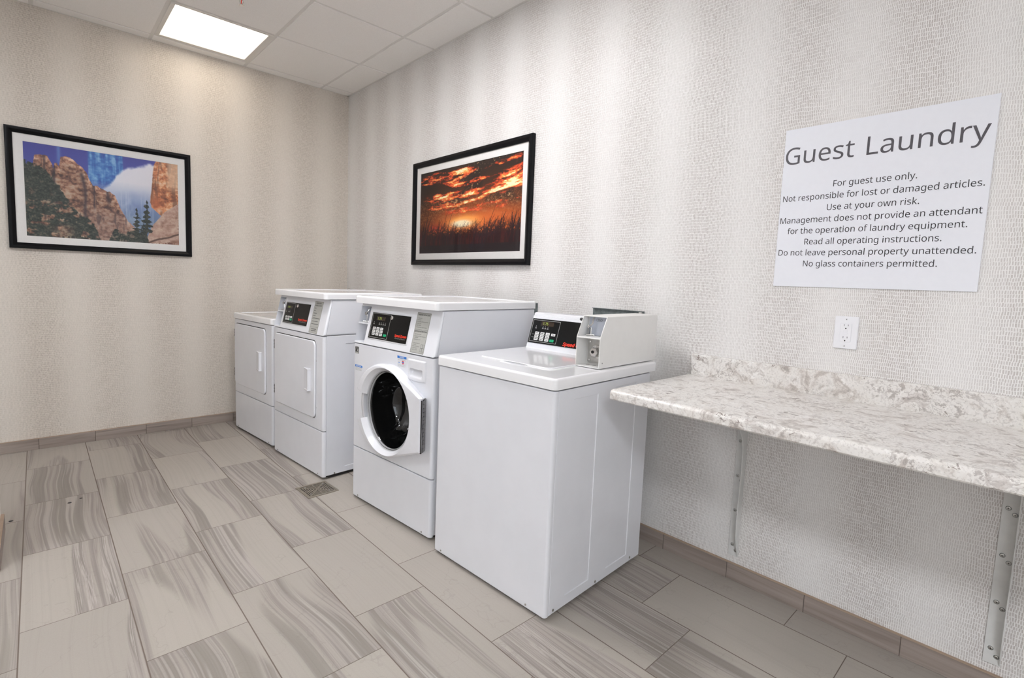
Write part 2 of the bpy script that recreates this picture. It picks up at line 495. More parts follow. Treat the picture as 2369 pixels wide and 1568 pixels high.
def cut(o, bm_cutter, smooth=True):
    bmesh.ops.recalc_face_normals(bm_cutter, faces=bm_cutter.faces)
    me = bpy.data.meshes.new('cutter'); bm_cutter.to_mesh(me); bm_cutter.free()
    c = bpy.data.objects.new('cutter', me); COL.objects.link(c)
    par = o.parent; o.parent = None
    wn = [m for m in o.modifiers]
    for m in wn: o.modifiers.remove(m)
    md = o.modifiers.new('b', 'BOOLEAN'); md.operation = 'DIFFERENCE'; md.object = c; md.solver = 'EXACT'
    bpy.context.view_layer.update()
    dg = bpy.context.evaluated_depsgraph_get()
    nm = bpy.data.meshes.new_from_object(o.evaluated_get(dg))
    o.modifiers.clear()
    old = o.data; nm.name = old.name; o.data = nm
    bpy.data.meshes.remove(old)
    bpy.data.objects.remove(c); bpy.data.meshes.remove(me)
    for p in nm.polygons: p.use_smooth = smooth
    if smooth:
        nm.set_sharp_from_angle(angle=R(30))
        w = o.modifiers.new('weighted_normal', 'WEIGHTED_NORMAL'); w.keep_sharp = True
    o.parent = par
    return o

FONT_CACHE = {}
import os
FONT = None
try:      # the humanist sans that ships inside Blender; the built-in one serves if it is missing
    fp_ = os.path.join(bpy.utils.resource_path('LOCAL'), 'datafiles', 'fonts', 'NotoSansHebrew-Regular.woff2')
    if os.path.exists(fp_):
        FONT = bpy.data.fonts.load(fp_)
except Exception:
    FONT = None
def text_polys(s, bold=0.0, shear=0.0):
    key = (s, bold, shear)
    if key in FONT_CACHE: return FONT_CACHE[key]
    cu = bpy.data.curves.new('t', 'FONT'); cu.body = s; cu.size = 1.0; cu.font = (None if '¢' in s else FONT) or cu.font; cu.offset = bold; cu.shear = shear
    cu.resolution_u = 4
    ob = bpy.data.objects.new('t', cu); COL.objects.link(ob)
    bpy.context.view_layer.update()
    dg = bpy.context.evaluated_depsgraph_get()
    me = bpy.data.meshes.new_from_object(ob.evaluated_get(dg))
    vv = [(v.co.x, v.co.y) for v in me.vertices]
    ff = [tuple(p.vertices) for p in me.polygons]
    bpy.data.objects.remove(ob); bpy.data.curves.remove(cu); bpy.data.meshes.remove(me)
    FONT_CACHE[key] = (vv, ff)
    return vv, ff

CAP = None
def text(bm, s, x0, x1, base, cap, z, mtx, mi=0, bold=0.0, shear=0.0):
    """flat lettering between x0 and x1 with the given baseline and capital height"""
    global CAP
    if CAP is None:
        CAP = max(v[1] for v in text_polys('H')[0])
    vv, ff = text_polys(s, bold, shear)
    if not vv: return
    a0 = min(v[0] for v in vv); a1 = max(v[0] for v in vv)
    kx = (x1-x0)/(a1-a0); ky = cap/CAP
    bv = [bm.verts.new(mtx @ Vector((x0+(x-a0)*kx, base+y*ky, z))) for x, y in vv]
    for f in ff:
        try:
            nf = bm.faces.new([bv[i] for i in f]); nf.material_index = mi
        except ValueError:
            pass

def structure(o):
    o['kind'] = 'structure'
    return o

# ------------------------------------------------------------------ the room
XL, YF = -4.30, -6.80       # far side wall and the wall behind the camera
def wall_quad(name, pts, mat):
    bm = bmesh.new()
    bm.faces.new([bm.verts.new(p) for p in pts])
    bmesh.ops.solidify(bm, geom=bm.faces[:], thickness=0.0)
    return bm

bm = bmesh.new(); box(bm, XL-0.1, 0.1, YF-0.1, 0.1, -0.06, 0.0)
structure(finish('floor', bm, 'floor', smooth=False))
bm = bmesh.new(); box(bm, XL-0.1, 0.1, 0.0, 0.1, 0.0, H+0.1)
structure(finish('wall_back', bm, 'wall_back', smooth=False))
bm = bmesh.new(); box(bm, 0.0, 0.1, YF-0.1, 0.0, 0.0, H+0.1)
structure(finish('wall_right', bm, 'wall_right', smooth=False))
bm = bmesh.new(); box(bm, XL-0.1, XL, YF, 0.0, 0.0, H+0.1)
structure(finish('wall_far_left', bm, 'paint', smooth=False))
WX0, WX1, WZ0, WZ1 = -4.2, -2.45, 0.55, 2.35      # unseen window opening, added behind the camera to let in frontal light
bm = bmesh.new()
for q in ((XL, WX0, 0.0, H+0.1), (WX1, 0.0, 0.0, H+0.1), (WX0, WX1, 0.0, WZ0), (WX0, WX1, WZ1, H+0.1)):
    box(bm, q[0], q[1], YF-0.1, YF, q[2], q[3])
structure(finish('wall_front', bm, 'paint', smooth=False))
bm = bmesh.new()
wm = (WX0+WX1)/2
for q in ((WX0, WX1, WZ0, WZ0+0.05), (WX0, WX1, WZ1-0.05, WZ1), (WX0, WX0+0.05, WZ0+0.05, WZ1-0.05), (WX1-0.05, WX1, WZ0+0.05, WZ1-0.05), (wm-0.025, wm+0.025, WZ0+0.05, WZ1-0.05)):
    box(bm, q[0], q[1], YF-0.07, YF-0.02, q[2], q[3], 0.004, 1)
wf = structure(finish('window_1', bm, 'lamp_frame'))
bm = bmesh.new()
bm.faces.new([bm.verts.new(p) for p in ((WX0+0.05, YF-0.045, WZ0+0.05), (WX1-0.05, YF-0.045, WZ0+0.05), (WX1-0.05, YF-0.045, WZ1-0.05), (WX0+0.05, YF-0.045, WZ1-0.05))])
finish('pane', bm, 'pane', wf, smooth=False)
pl_d = bpy.data.lights.new('daylight_portal', 'AREA'); pl_d.shape = 'RECTANGLE'  # guides sampling of the light from the added window
pl_d.size = WX1-WX0; pl_d.size_y = WZ1-WZ0; pl_d.cycles.is_portal = True
pl = bpy.data.objects.new('daylight_portal', pl_d); COL.objects.link(pl)
pl.location = ((WX0+WX1)/2, YF-0.09, (WZ0+WZ1)/2); pl.rotation_euler = (R(90), 0, 0)
bm = bmesh.new(); box(bm, -2.42, -2.281, -1.69, -1.27, 0.0, H)
structure(finish('wall_left', bm, 'paint', smooth=False))

# baseboards: separate tiles with thin joints, tan top edge
HB = 0.0732
def base_run(name, axis, edges, face, depth_dir, end=None):
    bm = bmesh.new()
    for a, b in zip(edges[:-1], edges[1:]):
        lo, hi = min(a, b)+0.0012, max(a, b)-0.0012
        t0, t1 = sorted((face, face+depth_dir*0.009))
        if axis == 'x': box(bm, lo, hi, t0, t1, 0.0, HB-0.003, 0.0012, 1, 0)
        else: box(bm, t0, t1, lo, hi, 0.0, HB-0.003, 0.0012, 1, 0)
    lo, hi = min(edges), max(edges)
    t0, t1 = sorted((face, face+depth_dir*0.0078))
    if axis == 'x': box(bm, lo, hi, t0, t1, 0.0, HB-0.004, 0, 1, 2)
    else: box(bm, t0, t1, lo, hi, 0.0, HB-0.004, 0, 1, 2)
    t0, t1 = sorted((face, face+depth_dir*0.0088))
    if axis == 'x': box(bm, lo, hi, t0, t1, HB-0.0035, HB+0.0005, 0, 1, 1)
    else: box(bm, t0, t1, lo, hi, HB-0.0035, HB+0.0005, 0, 1, 1)
    return structure(finish(name, bm, ['base' if axis == 'x' else 'base_right', 'base_top', 'grout']))
J0, JP = -2.1485, 0.2931
e = [XL]+[J0+i*JP for i in range(-7, 8)]+[0.0]
base_run('baseboard_back', 'x', e, 0.0, -1)
K0, KP = -3.2566, 0.2891
e = [-0.009]+[K0-i*KP for i in range(-11, 13)]+[YF]
base_run('baseboard_right', 'y', e, 0.0, -1)
bm = bmesh.new()
for a, b in ((-1.69, -1.45), (-1.45, -1.27)):
    box(bm, -2.281, -2.268, a+0.001, b-0.001, 0, HB-0.003, 0.001, 1, 0)
    box(bm, -2.281, -2.2685, a, b, HB-0.0035, HB+0.0005, 0, 1, 1)
for a, b in ((-2.42, -2.30), (-2.30, -2.268)):
    box(bm, a+0.001, b-0.001, -1.703, -1.69, 0, HB-0.003, 0.001, 1, 0)
    box(bm, a, b, -1.7025, -1.69, HB-0.0035, HB+0.0005, 0, 1, 1)
structure(finish('baseboard_left', bm, ['base', 'base_top']))

# suspended ceiling: tiles lying in a grid
xs = [0.0]+[-GX-i*GP for i in range(0, 7)]+[XL]
ys = [0.0]+[-GY-j*GP for j in range(0, 11)]+[YF]
lit = {(c, r) for c, r, *_ in PANELS}
bm = bmesh.new()
for i in range(len(xs)-1):
    for j in range(len(ys)-1):
        if (i-1, j-1) in lit:
            continue
        g_ = 0.0105
        x1, x0 = xs[i]-(g_ if i else 0.018), xs[i+1]+g_
        y1, y0 = ys[j]-(g_ if j else 0.018), ys[j+1]+g_
        box(bm, x0, x1, y0, y1, H, H+0.018, 0.003, 2)
structure(finish('ceiling', bm, 'ctile'))
bm = bmesh.new()
for k, x in enumerate(xs[1:-1]):
    box(bm, x-0.012, x+0.012, YF, 0, H+0.0045, H+0.012, 0, 1)
for k, y in enumerate(ys[1:-1]):
    box(bm, XL, 0, y-0.012, y+0.012, H+0.005, H+0.011, 0, 1)
for b_ in ((XL, 0, -0.022, 0), (XL, 0, YF, YF+0.022)):
    box(bm, *b_, H+0.003, H+0.010)
for b_ in ((-0.022, 0, YF, 0), (XL, XL+0.022, YF, 0)):
    box(bm, *b_, H+0.003, H+0.010)
box(bm, XL-0.1, 0.1, YF-0.1, 0.1, H+0.10, H+0.14)
structure(finish('trim_1', bm, 'cgrid', smooth=False))

# ceiling light panels
LAMP_LABELS = ['recessed square ceiling light panel beside the back wall, glowing warm white',
               'recessed square ceiling light panel above the washing machines, second from the back wall',
               'recessed square ceiling light panel over the open left side of the room',
               'recessed square ceiling light panel over the window end of the open left side']
for n_, (ci, ri, st, colr) in enumerate(PANELS):
    x1, y1 = -GX-ci*GP, -GY-ri*GP
    x0, y0 = x1-GP, y1-GP
    cx_, cy_ = (x0+x1)/2, (y0+y1)/2
    t = empty('ceiling_light', (cx_, cy_, H))
    tag(t, LAMP_LABELS[n_], 'ceiling light', 'ceiling light panels')
    h = GP/2-0.011
    bm = bmesh.new()
    w_ = 0.026
    for (a0, a1, b0, b1) in ((-h, h, -h, -h+w_), (-h, h, h-w_, h), (-h, -h+w_, -h+w_, h-w_), (h-w_, h, -h+w_, h-w_)):
        box(bm, a0, a1, b0, b1, 0.0, 0.03, 0.002, 1)
    finish('lamp_frame', bm, 'lamp_frame', t)
    bm = bmesh.new()
    box(bm, -h+w_, h-w_, -h+w_, h-w_, 0.013, 0.02)
    finish('diffuser', bm, m_lamp('lamp_diffuser', colr, st), t, smooth=False)

# sprinkler head
t = empty('sprinkler_head', (-1.190, -1.075, H))
tag(t, 'small chrome fire sprinkler head hanging from the ceiling near the light panel', 'sprinkler')
bm = bmesh.new(); lathe(bm, [(0.028, 0.0), (0.027, -0.004), (0.014, -0.010), (0.010, -0.010)], (0, 0, 0), 'z', 24, close=True)
finish('escutcheon', bm, 'chrome', t)
bm = bmesh.new()
tube(bm, [(0, 0, -0.008), (0, 0, -0.02)], 0.009, 12)
for s_ in (-1, 1):
    tube(bm, [(s_*0.008, 0, -0.018), (s_*0.012, 0, -0.030), (s_*0.004, 0, -0.045), (0, 0, -0.049)], 0.0022, 8)
finish('sprinkler_frame', bm, 'chrome', t)
bm = bmesh.new(); tube(bm, [(0, 0, -0.02), (0, 0, -0.042)], 0.0026, 8)
finish('glass_bulb', bm, 'red', t)
bm = bmesh.new(); lathe(bm, [(0.002, -0.047), (0.014, -0.0505), (0.014, -0.052), (0.002, -0.052)], (0, 0, 0), 'z', 20, close=True)
finish('deflector', bm, 'chrome', t)

# ------------------------------------------------------------------ appliances
def sm(x): return max(0.0, min(1.0, x))**2*(3-2*max(0.0, min(1.0, x)))
def feet(root, w, d, zb):
    for x in (0.05, d-0.05):
        for y in (0.05, w-0.05):
            bm = bmesh.new()
            lathe(bm, [(0.020, 0.0), (0.020, 0.006), (0.008, 0.010), (0.008, zb+0.012)], (x, y, 0.0), 'z', 16, close=True)
            finish('foot', bm, 'rubber', root)
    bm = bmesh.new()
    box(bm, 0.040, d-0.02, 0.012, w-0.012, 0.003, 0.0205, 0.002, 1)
    finish('base_pan', bm, 'gap', root)  # dark box standing in for the shadow under the machine

def front_slab(x0, x1, y0, y1, z0, z1, r=0.016, bev=0.004):
    bm = bmesh.new()
    prism(bm, rrect(x0, x1, y0, y1, r, 5, (r, 0, 0, r)), z0, z1, 'z', bev, 2)
    return bm

def lid_mesh(x0, x1, y0, y1, z0, z1, r=0.022, bev=0.011, rim=0.024, dip=0.004):
    bm = bmesh.new()
    prism(bm, rrect(x0, x1, y0, y1, r, 6), z0, z1, 'z', bev, 4, bev_ends='hi')
    if dip:
        bmesh.ops.recalc_face_normals(bm, faces=bm.faces)
        top = max(bm.faces, key=lambda f: f.calc_center_median().z if abs(f.normal.z) > 0.9 else -9)
        bmesh.ops.inset_region(bm, faces=[top], thickness=rim, depth=0.0)
        rr = bmesh.ops.inset_region(bm, faces=[top], thickness=0.008, depth=-dip)
    return bm

def screw_disc(root, c, axis, sgn, r=0.0055, mat='steel'):
    bm = bmesh.new()
    disc(bm, c, r, sgn*0.0022, axis, 10, 0, 0.0007)
    ia = 'xyz'.index(axis)
    c2 = list(c); c2[ia] += sgn*0.0022
    lo = [c2[0]-0.0008, c2[1]-0.0008, c2[2]-0.0008]; hi = [c2[0]+0.0008, c2[1]+0.0008, c2[2]+0.0008]
    up_ = 2 if ia != 2 else 0
    lo[up_] -= r*0.55; hi[up_] += r*0.55
    lo[ia] = min(c2[ia], c2[ia]+sgn*0.0002); hi[ia] = max(c2[ia], c2[ia]+sgn*0.0002)
    box(bm, lo[0], hi[0], lo[1], hi[1], lo[2], hi[2], 0, 1, 1)
    return finish('screw', bm, [mat, 'gap'], root)

def lean_mtx(x0, z0, lean):
    """face frame: X = to the viewer's right (-y), Y = up the leaning face, Z = out of it"""
    q = Vector((lean, 0, 1)).normalized(); nn = Vector((-1, 0, lean)).normalized(); p = Vector((0, -1, 0))
    return Matrix(((p.x, q.x, nn.x, x0), (p.y, q.y, nn.y, 0), (p.z, q.z, nn.z, z0), (0, 0, 0, 1)))

def flat(bm, a0, a1, b0, b1, z0, z1, mtx, mi=0, bev=0.0, r=0.0):
    if r > 0:
        prism(bm, rrect(a0, a1, b0, b1, r, 3), z0, z1, 'z', bev, 2, mi, mtx)
    else:
        box(bm, a0, a1, b0, b1, z0, z1, bev, 2, mi, mtx)

def line_frame(bm, a0, a1, b0, b1, t, z0, z1, mtx, mi=0):
    for (p0, p1, q0, q1) in ((a0, a1, b0, b0+t), (a0, a1, b1-t, b1), (a0, a0+t, b0+t, b1-t), (a1-t, a1, b0+t, b1-t)):
        box(bm, p0, p1, q0, q1, z0, z1, 0, 1, mi, mtx)

def control_panel(root, M, k, spec):
    """black key panel; spec holds (y, z) measurements, k converts z to face height"""
    zz = lambda z: (z-spec['z0'])*k
    y1, y0, z0, z1 = spec['blk']
    bm = bmesh.new()
    flat(bm, -y1, -y0, zz(z0), zz(z1), 0.0, 0.0030, M, 0, 0.0006)
    ky1, ky0, kz0, kz1 = spec['keys']
    line_frame(bm, -ky1, -ky0, zz(kz0), zz(kz1), 0.0011, 0.0030, 0.0033, M, 1)
    # small printed icons and tick marks
    for (yy, z_) in spec['icons']:
        box(bm, -yy-0.0012, -yy+0.0012, zz(z_)+0.006, zz(z_)+0.0085, 0.0030, 0.0033, 0, 1, 1, M)
        box(bm, -yy-0.004, -yy+0.004, zz(z_), zz(z_)+0.0016, 0.0030, 0.0033, 0, 1, 1, M)
        box(bm, -yy-0.005, -yy+0.005, zz(z_)-0.004, zz(z_)-0.0026, 0.0030, 0.0033, 0, 1, 1, M)
    for (ya, yb, z_) in spec.get('rules', []):
        box(bm, -ya, -yb, zz(z_)-0.0004, zz(z_)+0.0004, 0.0030, 0.0032, 0, 1, 1, M)
    panel = finish('control_panel', bm, ['black', 'whiteink'], root)
    # display
    dy1, dy0, dz0, dz1 = spec['disp']
    bm = bmesh.new()
    flat(bm, -dy1, -dy0, zz(dz0), zz(dz1), 0.0030, 0.0036, M, 0)
    h_ = zz(dz1)-zz(dz0)
    text(bm, '1.75', -dy1+0.012, -dy1+0.012+(dy1-dy0)*0.40, zz(dz0)+h_*0.2, h_*0.62, 0.0038, M, 1)
    finish('display', bm, ['display', 'digits'], panel)
    for (yy, z_, gr) in spec['btns']:
        bm = bmesh.new()
        bw, bh = spec['bsize']
        flat(bm, -yy-bw/2, -yy+bw/2, zz(z_)-bh/2, zz(z_)+bh/2, 0.0030, 0.0044, M, 0, 0.0005, 0.002)
        if not gr:
            box(bm, -yy-bw*0.30, -yy+bw*0.26, zz(z_)-0.0012, zz(z_)+0.0012, 0.0044, 0.0046, 0, 1, 1, M)
        else:
            box(bm, -yy-bw*0.25, -yy+bw*0.25, zz(z_)-0.0005, zz(z_)+0.0007, 0.0044, 0.0046, 0, 1, 1, M)
        o = finish('button', bm, ['green' if gr else 'btn', 'ink'], panel)
        if gr: o['label'] = 'green start button'
    bm = bmesh.new()
    a, b, zb, cap = spec['brand']
    text(bm, 'Speed Queen', -a, -b, zz(zb), cap, 0.0034, M, 0, 0.03, 0.22)
    if 'sub' in spec:
        s_, a, b, zb, cap = spec['sub']
        text(bm, s_, -a, -b, zz(zb), cap, 0.0034, M, 1, 0.0, 0.0)
    finish('brand_lettering', bm, ['red', 'greyink'], panel)
    if 'lock' in spec:
        yy, z_ = spec['lock']
        bm = bmesh.new()
        lathe(bm, [(0.0105, 0.003), (0.0100, 0.008), (0.0075, 0.0095), (0.0045, 0.0095), (0.0042, 0.0080)], (-yy, zz(z_), 0), 'z', 20, close=True)
        bmesh.ops.transform(bm, matrix=M, verts=bm.verts)
        finish('panel_lock', bm, 'chrome', panel)
    return panel

LEAN, ZC = 0.24, 0.853
KQ = math.sqrt(1+LEAN*LEAN)
def console_unit(root, w, cut_y, label_rows, spec, far_in):
    """leaning console with the coin compartment at the viewer's left (large y)"""
    zt = 1.062
    xt = (zt-ZC)*LEAN
    bm = bmesh.new()
    # body: side profile extruded over the width, rounded near edge
    prof = [(0.0, ZC+0.002), (xt, zt), (0.70, zt), (0.70, ZC+0.002)]
    prism(bm, prof, 0.0, w, 'y', 0.010, 4)
    o = finish('console_housing', bm, 'enamel', root)
    bm = bmesh.new()
    y0, y1 = cut_y
    prism(bm, [(-0.05, 0.862), (-0.05, 0.9555), (0.105, 0.9555), (0.105, 0.862)], y0, y1, 'y')
    prism(bm, [(-0.05, 0.963), (-0.05, 1.048), (0.105, 1.048), (0.105, 0.963)], y0, y1, 'y')
    lo_, hi_ = 0.845, 1.07
    for ya_, yb_ in ((-0.01, 0.0035), (w-0.0035, w+0.01)):
        prism(bm, [(0.0165+(lo_-ZC)*0.18, lo_), (0.0185+(lo_-ZC)*0.18, lo_), (0.0185+(hi_-ZC)*0.18, hi_), (0.0165+(hi_-ZC)*0.18, hi_)], ya_, yb_, 'y')
    cut(o, bm)
    M = lean_mtx(0.0, ZC, LEAN)
    # coin mechanism inside the compartment
    ym = y0+0.36*(y1-y0)
    bm = bmesh.new()
    box(bm, 0.096, 0.1045, y0+0.0005, y1-0.0005, 0.964, 1.047)
    cm = finish('coin_plate', bm, 'coininner', root)
    bm = bmesh.new()
    tube(bm, [(0.090, ym+0.010, 1.046), (0.062, ym+0.010, 1.040), (0.056, ym+0.013, 1.022), (0.050, ym+0.020, 1.012)], 0.0035, 8)
    lathe(bm, [(0.004, -0.006), (0.0085, -0.004), (0.0085, 0.004), (0.004, 0.006)], (0.050, ym+0.022, 1.008), 'x', 16, close=True)
    tube(bm, [(0.052, ym+0.016, 1.004), (0.052, ym+0.016, 0.965)], 0.0042, 10)
    tube(bm, [(0.040, ym+0.034, 0.9665), (0.052, ym+0.016, 0.9665), (0.064, ym-0.004, 0.9665)], 0.0035, 8)
    finish('coin_slide', bm, 'chrome', root)
    bm = bmesh.new()
    box(bm, 0.092, 0.1045, y0+0.0005, y0+0.052, 0.866, 0.953, 0.002, 2, 0)
    lathe(bm, [(0.019, 0.092), (0.019, 0.080), (0.015, 0.076), (0.006, 0.076), (0.006, 0.078)], (0, y0+0.020, 0.915), 'x', 24, 0, close=True)
    for z_ in (0.876, 0.944):
        lathe(bm, [(0.006, 0.092), (0.005, 0.089), (0.001, 0.088)], (0, y0+0.043, z_), 'x', 12, 0, close=True)
    finish('coin_lock', bm, 'chrome', root)
    # frame round the key panel
    fy1, fy0, fz0, fz1 = spec['frame']
    bm = bmesh.new()
    flat(bm, -fy1, -fy0, (fz0-ZC)*KQ, (fz1-ZC)*KQ, -0.002, 0.0022, M, 0, 0.0015, 0.004)
    finish('panel_bezel', bm, 'plastic', root)
    MP = M @ Matrix.Translation((0, 0, 0.0014))
    control_panel(root, MP, KQ, spec)
    # instruction label
    ly1, ly0, lz0, lz1 = spec['label']
    zz = lambda z: (z-ZC)*KQ
    bm = bmesh.new()
    flat(bm, -ly1, -ly0, zz(lz0), zz(lz1), 0.0, 0.0006, M, 0, 0, 0.003)
    line_frame(bm, -ly1+0.002, -ly0-0.002, zz(lz0)+0.002, zz(lz1)-0.002, 0.0008, 0.0006, 0.0008, M, 1)
    for it in label_rows:
        if it[0] == 'line':
            box(bm, -ly1+0.002, -ly0-0.002, zz(it[1])-0.0004, zz(it[1])+0.0004, 0.0006, 0.0008, 0, 1, 1, M)
        elif it[0] == 'text':
            _, s_, f0, f1, z_, cap, bold = it
            wdt = (ly1-ly0)
            text(bm, s_, -ly1+wdt*f0, -ly1+wdt*f1, zz(z_), cap, 0.0009, M, 1, bold)
        elif it[0] == 'bar':
            _, f0, f1, z_, hh = it
            wdt = (ly1-ly0)
            box(bm, -ly1+wdt*f0, -ly1+wdt*f1, zz(z_), zz(z_)+hh, 0.0006, 0.0008, 0, 1, 1, M)
        elif it[0] == 'cell':
            _, f0, f1, z0_, z1_ = it
            wdt = (ly1-ly0)
            line_frame(bm, -ly1+wdt*f0, -ly1+wdt*f1, zz(z0_), zz(z1_), 0.0007, 0.0006, 0.0008, M, 1)
    lb = finish('instruction_label', bm, ['label', 'ink'], root)
    lb['label'] = 'grey printed instruction label'

def side_panel_cut(o, x0, x1, z0, z1, d=0.0040):
    bm = bmesh.new()
    v = [(x0, -0.01), (x0, 0.0), (x0+0.006, d), (x1-0.006, d), (x1, 0.0), (x1, -0.01)]
    # tapered recess: frustum
    a = [bm.verts.new(p) for p in ((x0, -0.001, z0), (x1, -0.001, z0), (x1, -0.001, z1), (x0, -0.001, z1))]
    t_ = 0.003
    b = [bm.verts.new(p) for p in ((x0+t_, d, z0+t_), (x1-t_, d, z0+t_), (x1-t_, d, z1-t_), (x0+t_, d, z1-t_))]
    bm.faces.new(a); bm.faces.new(b)
    for i in range(4):
        bm.faces.new((a[i], a[(i+1) % 4], b[(i+1) % 4], b[i]))
    cut(o, bm, False)

def dryer_front(root, w, dy0, dy1, hy0, hz0, hinges, zb=0.014):
    """kick panel, front panel, door with handle and hinges"""
    o = finish('kick_panel', front_slab(0.0, 0.0195, 0.0, w, zb, 0.2885), 'enamel', root)
    o = finish('front_panel', front_slab(0.0, 0.0195, 0.0, w, 0.2925, 0.8495), 'enamel', root)
    bm = bmesh.new()
    prism(bm, rrect(dy0-0.002, dy1+0.002, 0.3535, 0.8205, 0.030, 5), -0.0006, 0.003, 'x')
    finish('door_gap', bm, 'gap', root)  # dark plate standing in for the shaded gap round the door
    bm = bmesh.new()
    prism(bm, rrect(dy0, dy1, 0.3575, 0.8155, 0.028, 6), -0.011, 0.0, 'x', 0.005, 3, bev_ends='lo')
    door = finish('door', bm, 'enamel', root)
    bm = bmesh.new()
    a = hy0; z0, z1 = hz0, hz0+0.133
    e_ = -0.011
    prism(bm, [(e_+0.002, a+0.077), (e_-0.003, a+0.077), (e_-0.0015, a+0.026), (e_-0.017, a+0.016), (e_-0.018, a+0.003), (e_-0.012, a), (e_+0.002, a)], z0+0.004, z1-0.004, 'z')
    cap = [(e_+0.002, a+0.078), (e_-0.004, a+0.078), (e_-0.018, a+0.017), (e_-0.0195, a+0.003), (e_-0.013, a-0.001), (e_+0.002, a-0.001)]
    prism(bm, cap, z0, z0+0.006, 'z', 0.001, 1); prism(bm, cap, z1-0.006, z1, 'z', 0.001, 1)
    finish('handle', bm, 'plastic', door)
    for z0, z1 in hinges:
        bm = bmesh.new()
        box(bm, -0.004, 0.002, dy1+0.010, dy1+0.021, z0, z1, 0.001, 2, 0)
        n_ = 3
        for i in range(n_):
            zc = z0+(i+0.5)*(z1-z0)/n_
            box(bm, -0.0065, -0.0035, dy1+0.0115, dy1+0.0195, zc-0.006, zc+0.006, 0.001, 1, 1)
        finish('hinge', bm, ['gap', 'hinge'], root)
    for z_ in (0.42, 0.70):
        screw_disc(root, (0.0, dy0-0.006, z_), 'x', -1, 0.003)

# ---- dryer beside the back wall
W2 = 0.660
t = empty('dryer', (-0.949, -0.848, 0), R(5.2))
tag(t, 'low white dryer with a flat top standing nearest the back wall', 'dryer', 'white tumble dryers')
bm = bmesh.new(); box(bm, 0.022, 0.70, 0.0015, W2-0.0015, 0.020, 0.852, 0.002, 1)
finish('cabinet', bm, 'enamel', t)
finish('top_cover', lid_mesh(-0.008, 0.705, -0.004, W2+0.004, 0.855, 0.897, dip=0.004), 'lid', t)
dryer_front(t, W2, 0.100, 0.630, 0.150, 0.517, ((0.411, 0.474), (0.713, 0.772)))
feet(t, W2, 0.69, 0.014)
for y_ in (0.06, W2-0.06):
    screw_disc(t, (0.0, y_, 0.026), 'x', -1, 0.0045)

# ---- dryer with front console
W1 = 0.678
t = empty('dryer', (-0.911, -1.585, 0), R(4.2))
tag(t, 'tall white dryer with a coin slot and black control panel above its square door', 'dryer', 'white tumble dryers')
bm = bmesh.new(); box(bm, 0.022, 0.70, 0.0015, W1-0.0015, 0.020, 0.853, 0.002, 1)
box(bm, 0.043, 0.62, 0.0003, 0.003, 0.014, 0.036, 0.0008, 1)
cab = finish('cabinet', bm, 'enamel', t)
side_panel_cut(cab, 0.141, 0.560, 0.052, 0.806)
finish('top_cover', lid_mesh(0.006, 0.712, -0.004, W1+0.004, 1.065, 1.103, dip=0.004), 'lid', t)
dryer_front(t, W1, 0.088, 0.640, 0.134, 0.513, ((0.408, 0.467), (0.707, 0.769)))
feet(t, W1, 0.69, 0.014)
screw_disc(t, (0.075, 0.0003, 0.027), 'y', -1, 0.0055)
for y_ in (0.06, W1-0.06):
    screw_disc(t, (0.0, y_, 0.026), 'x', -1, 0.0045)
d1 = dict(z0=ZC, blk=(0.553, 0.226, 0.8905, 1.0205), keys=(0.548, 0.420, 0.8955, 1.0165), frame=(0.560, 0.218, 0.885, 1.027),
          disp=(0.532, 0.456, 0.983, 0.999), bsize=(0.025, 0.0115),
          btns=[(0.512, 0.929, 0), (0.479, 0.929, 0), (0.446, 0.929, 0), (0.510, 0.914, 0), (0.477, 0.914, 0), (0.443, 0.914, 1)],
          icons=[(0.532, 0.962), (0.498, 0.962), (0.482, 0.962)],
          brand=(0.347, 0.229, 0.9175, 0.0115), sub=('Commercial Dryer', 0.326, 0.236, 0.9075, 0.0058), lock=(0.382, 1.003))
d1['label'] = (0.186, 0.083, 0.858, 1.046)
rows = [('text', 'OPERATING', 0.18, 0.78, 1.030, 0.0075, 0.02), ('text', 'INSTRUCTIONS', 0.10, 0.86, 1.017, 0.0075, 0.02),
        ('line', 0.942), ('line', 0.895)]
for i, (f1, z_) in enumerate(((0.30, 1.003), (0.25, 0.989), (0.48, 0.974), (0.40, 0.959), (0.92, 0.945), (0.80, 0.927), (0.92, 0.911))):
    rows.append(('bar', 0.10, f1, z_, 0.0028))
rows += [('bar', 0.24, 0.80, 0.882, 0.0035), ('bar', 0.24, 0.80, 0.872, 0.0035)]
console_unit(t, W1, (0.583, 0.671), rows, d1, 0.0)

# ---- front-loading washer
WF = 0.667
t = empty('front_load_washer', (-0.820, -2.546, 0), R(4.6))
tag(t, 'white front-loading washer with a round dark glass door', 'washing machine', 'white washing machines')
DC = (0.3075, 0.556)                       # centre of the porthole (y, z)
IY, IZ = 0.173, 0.190
def hole_cutter(x0, x1, k=1.0):
    bm = bmesh.new()
    prism(bm, [(DC[0]+IY*k*math.cos(2*math.pi*i/56), DC[1]+IZ*k*math.sin(2*math.pi*i/56)) for i in range(56)], x0, x1, 'x')
    return bm
bm = bmesh.new(); box(bm, 0.022, 0.70, 0.0015, WF-0.0015, 0.020, 0.853, 0.002, 1)
cab = finish('cabinet', bm, 'enamel', t)
cut(cab, hole_cutter(-0.1, 0.32, 1.02), False)
finish('kick_panel', front_slab(0.0, 0.0195, 0.0, WF, 0.014, 0.2885), 'enamel', t)
fp = finish('front_panel', front_slab(0.0, 0.0195, 0.0, WF, 0.2925, 0.8495), 'enamel', t)
cut(fp, hole_cutter(-0.1, 0.2, 1.02))
bm = bmesh.new(); box(bm, -0.01, 0.0175, 0.074, 0.170, 0.742, 0.788)
cut(fp, bm)
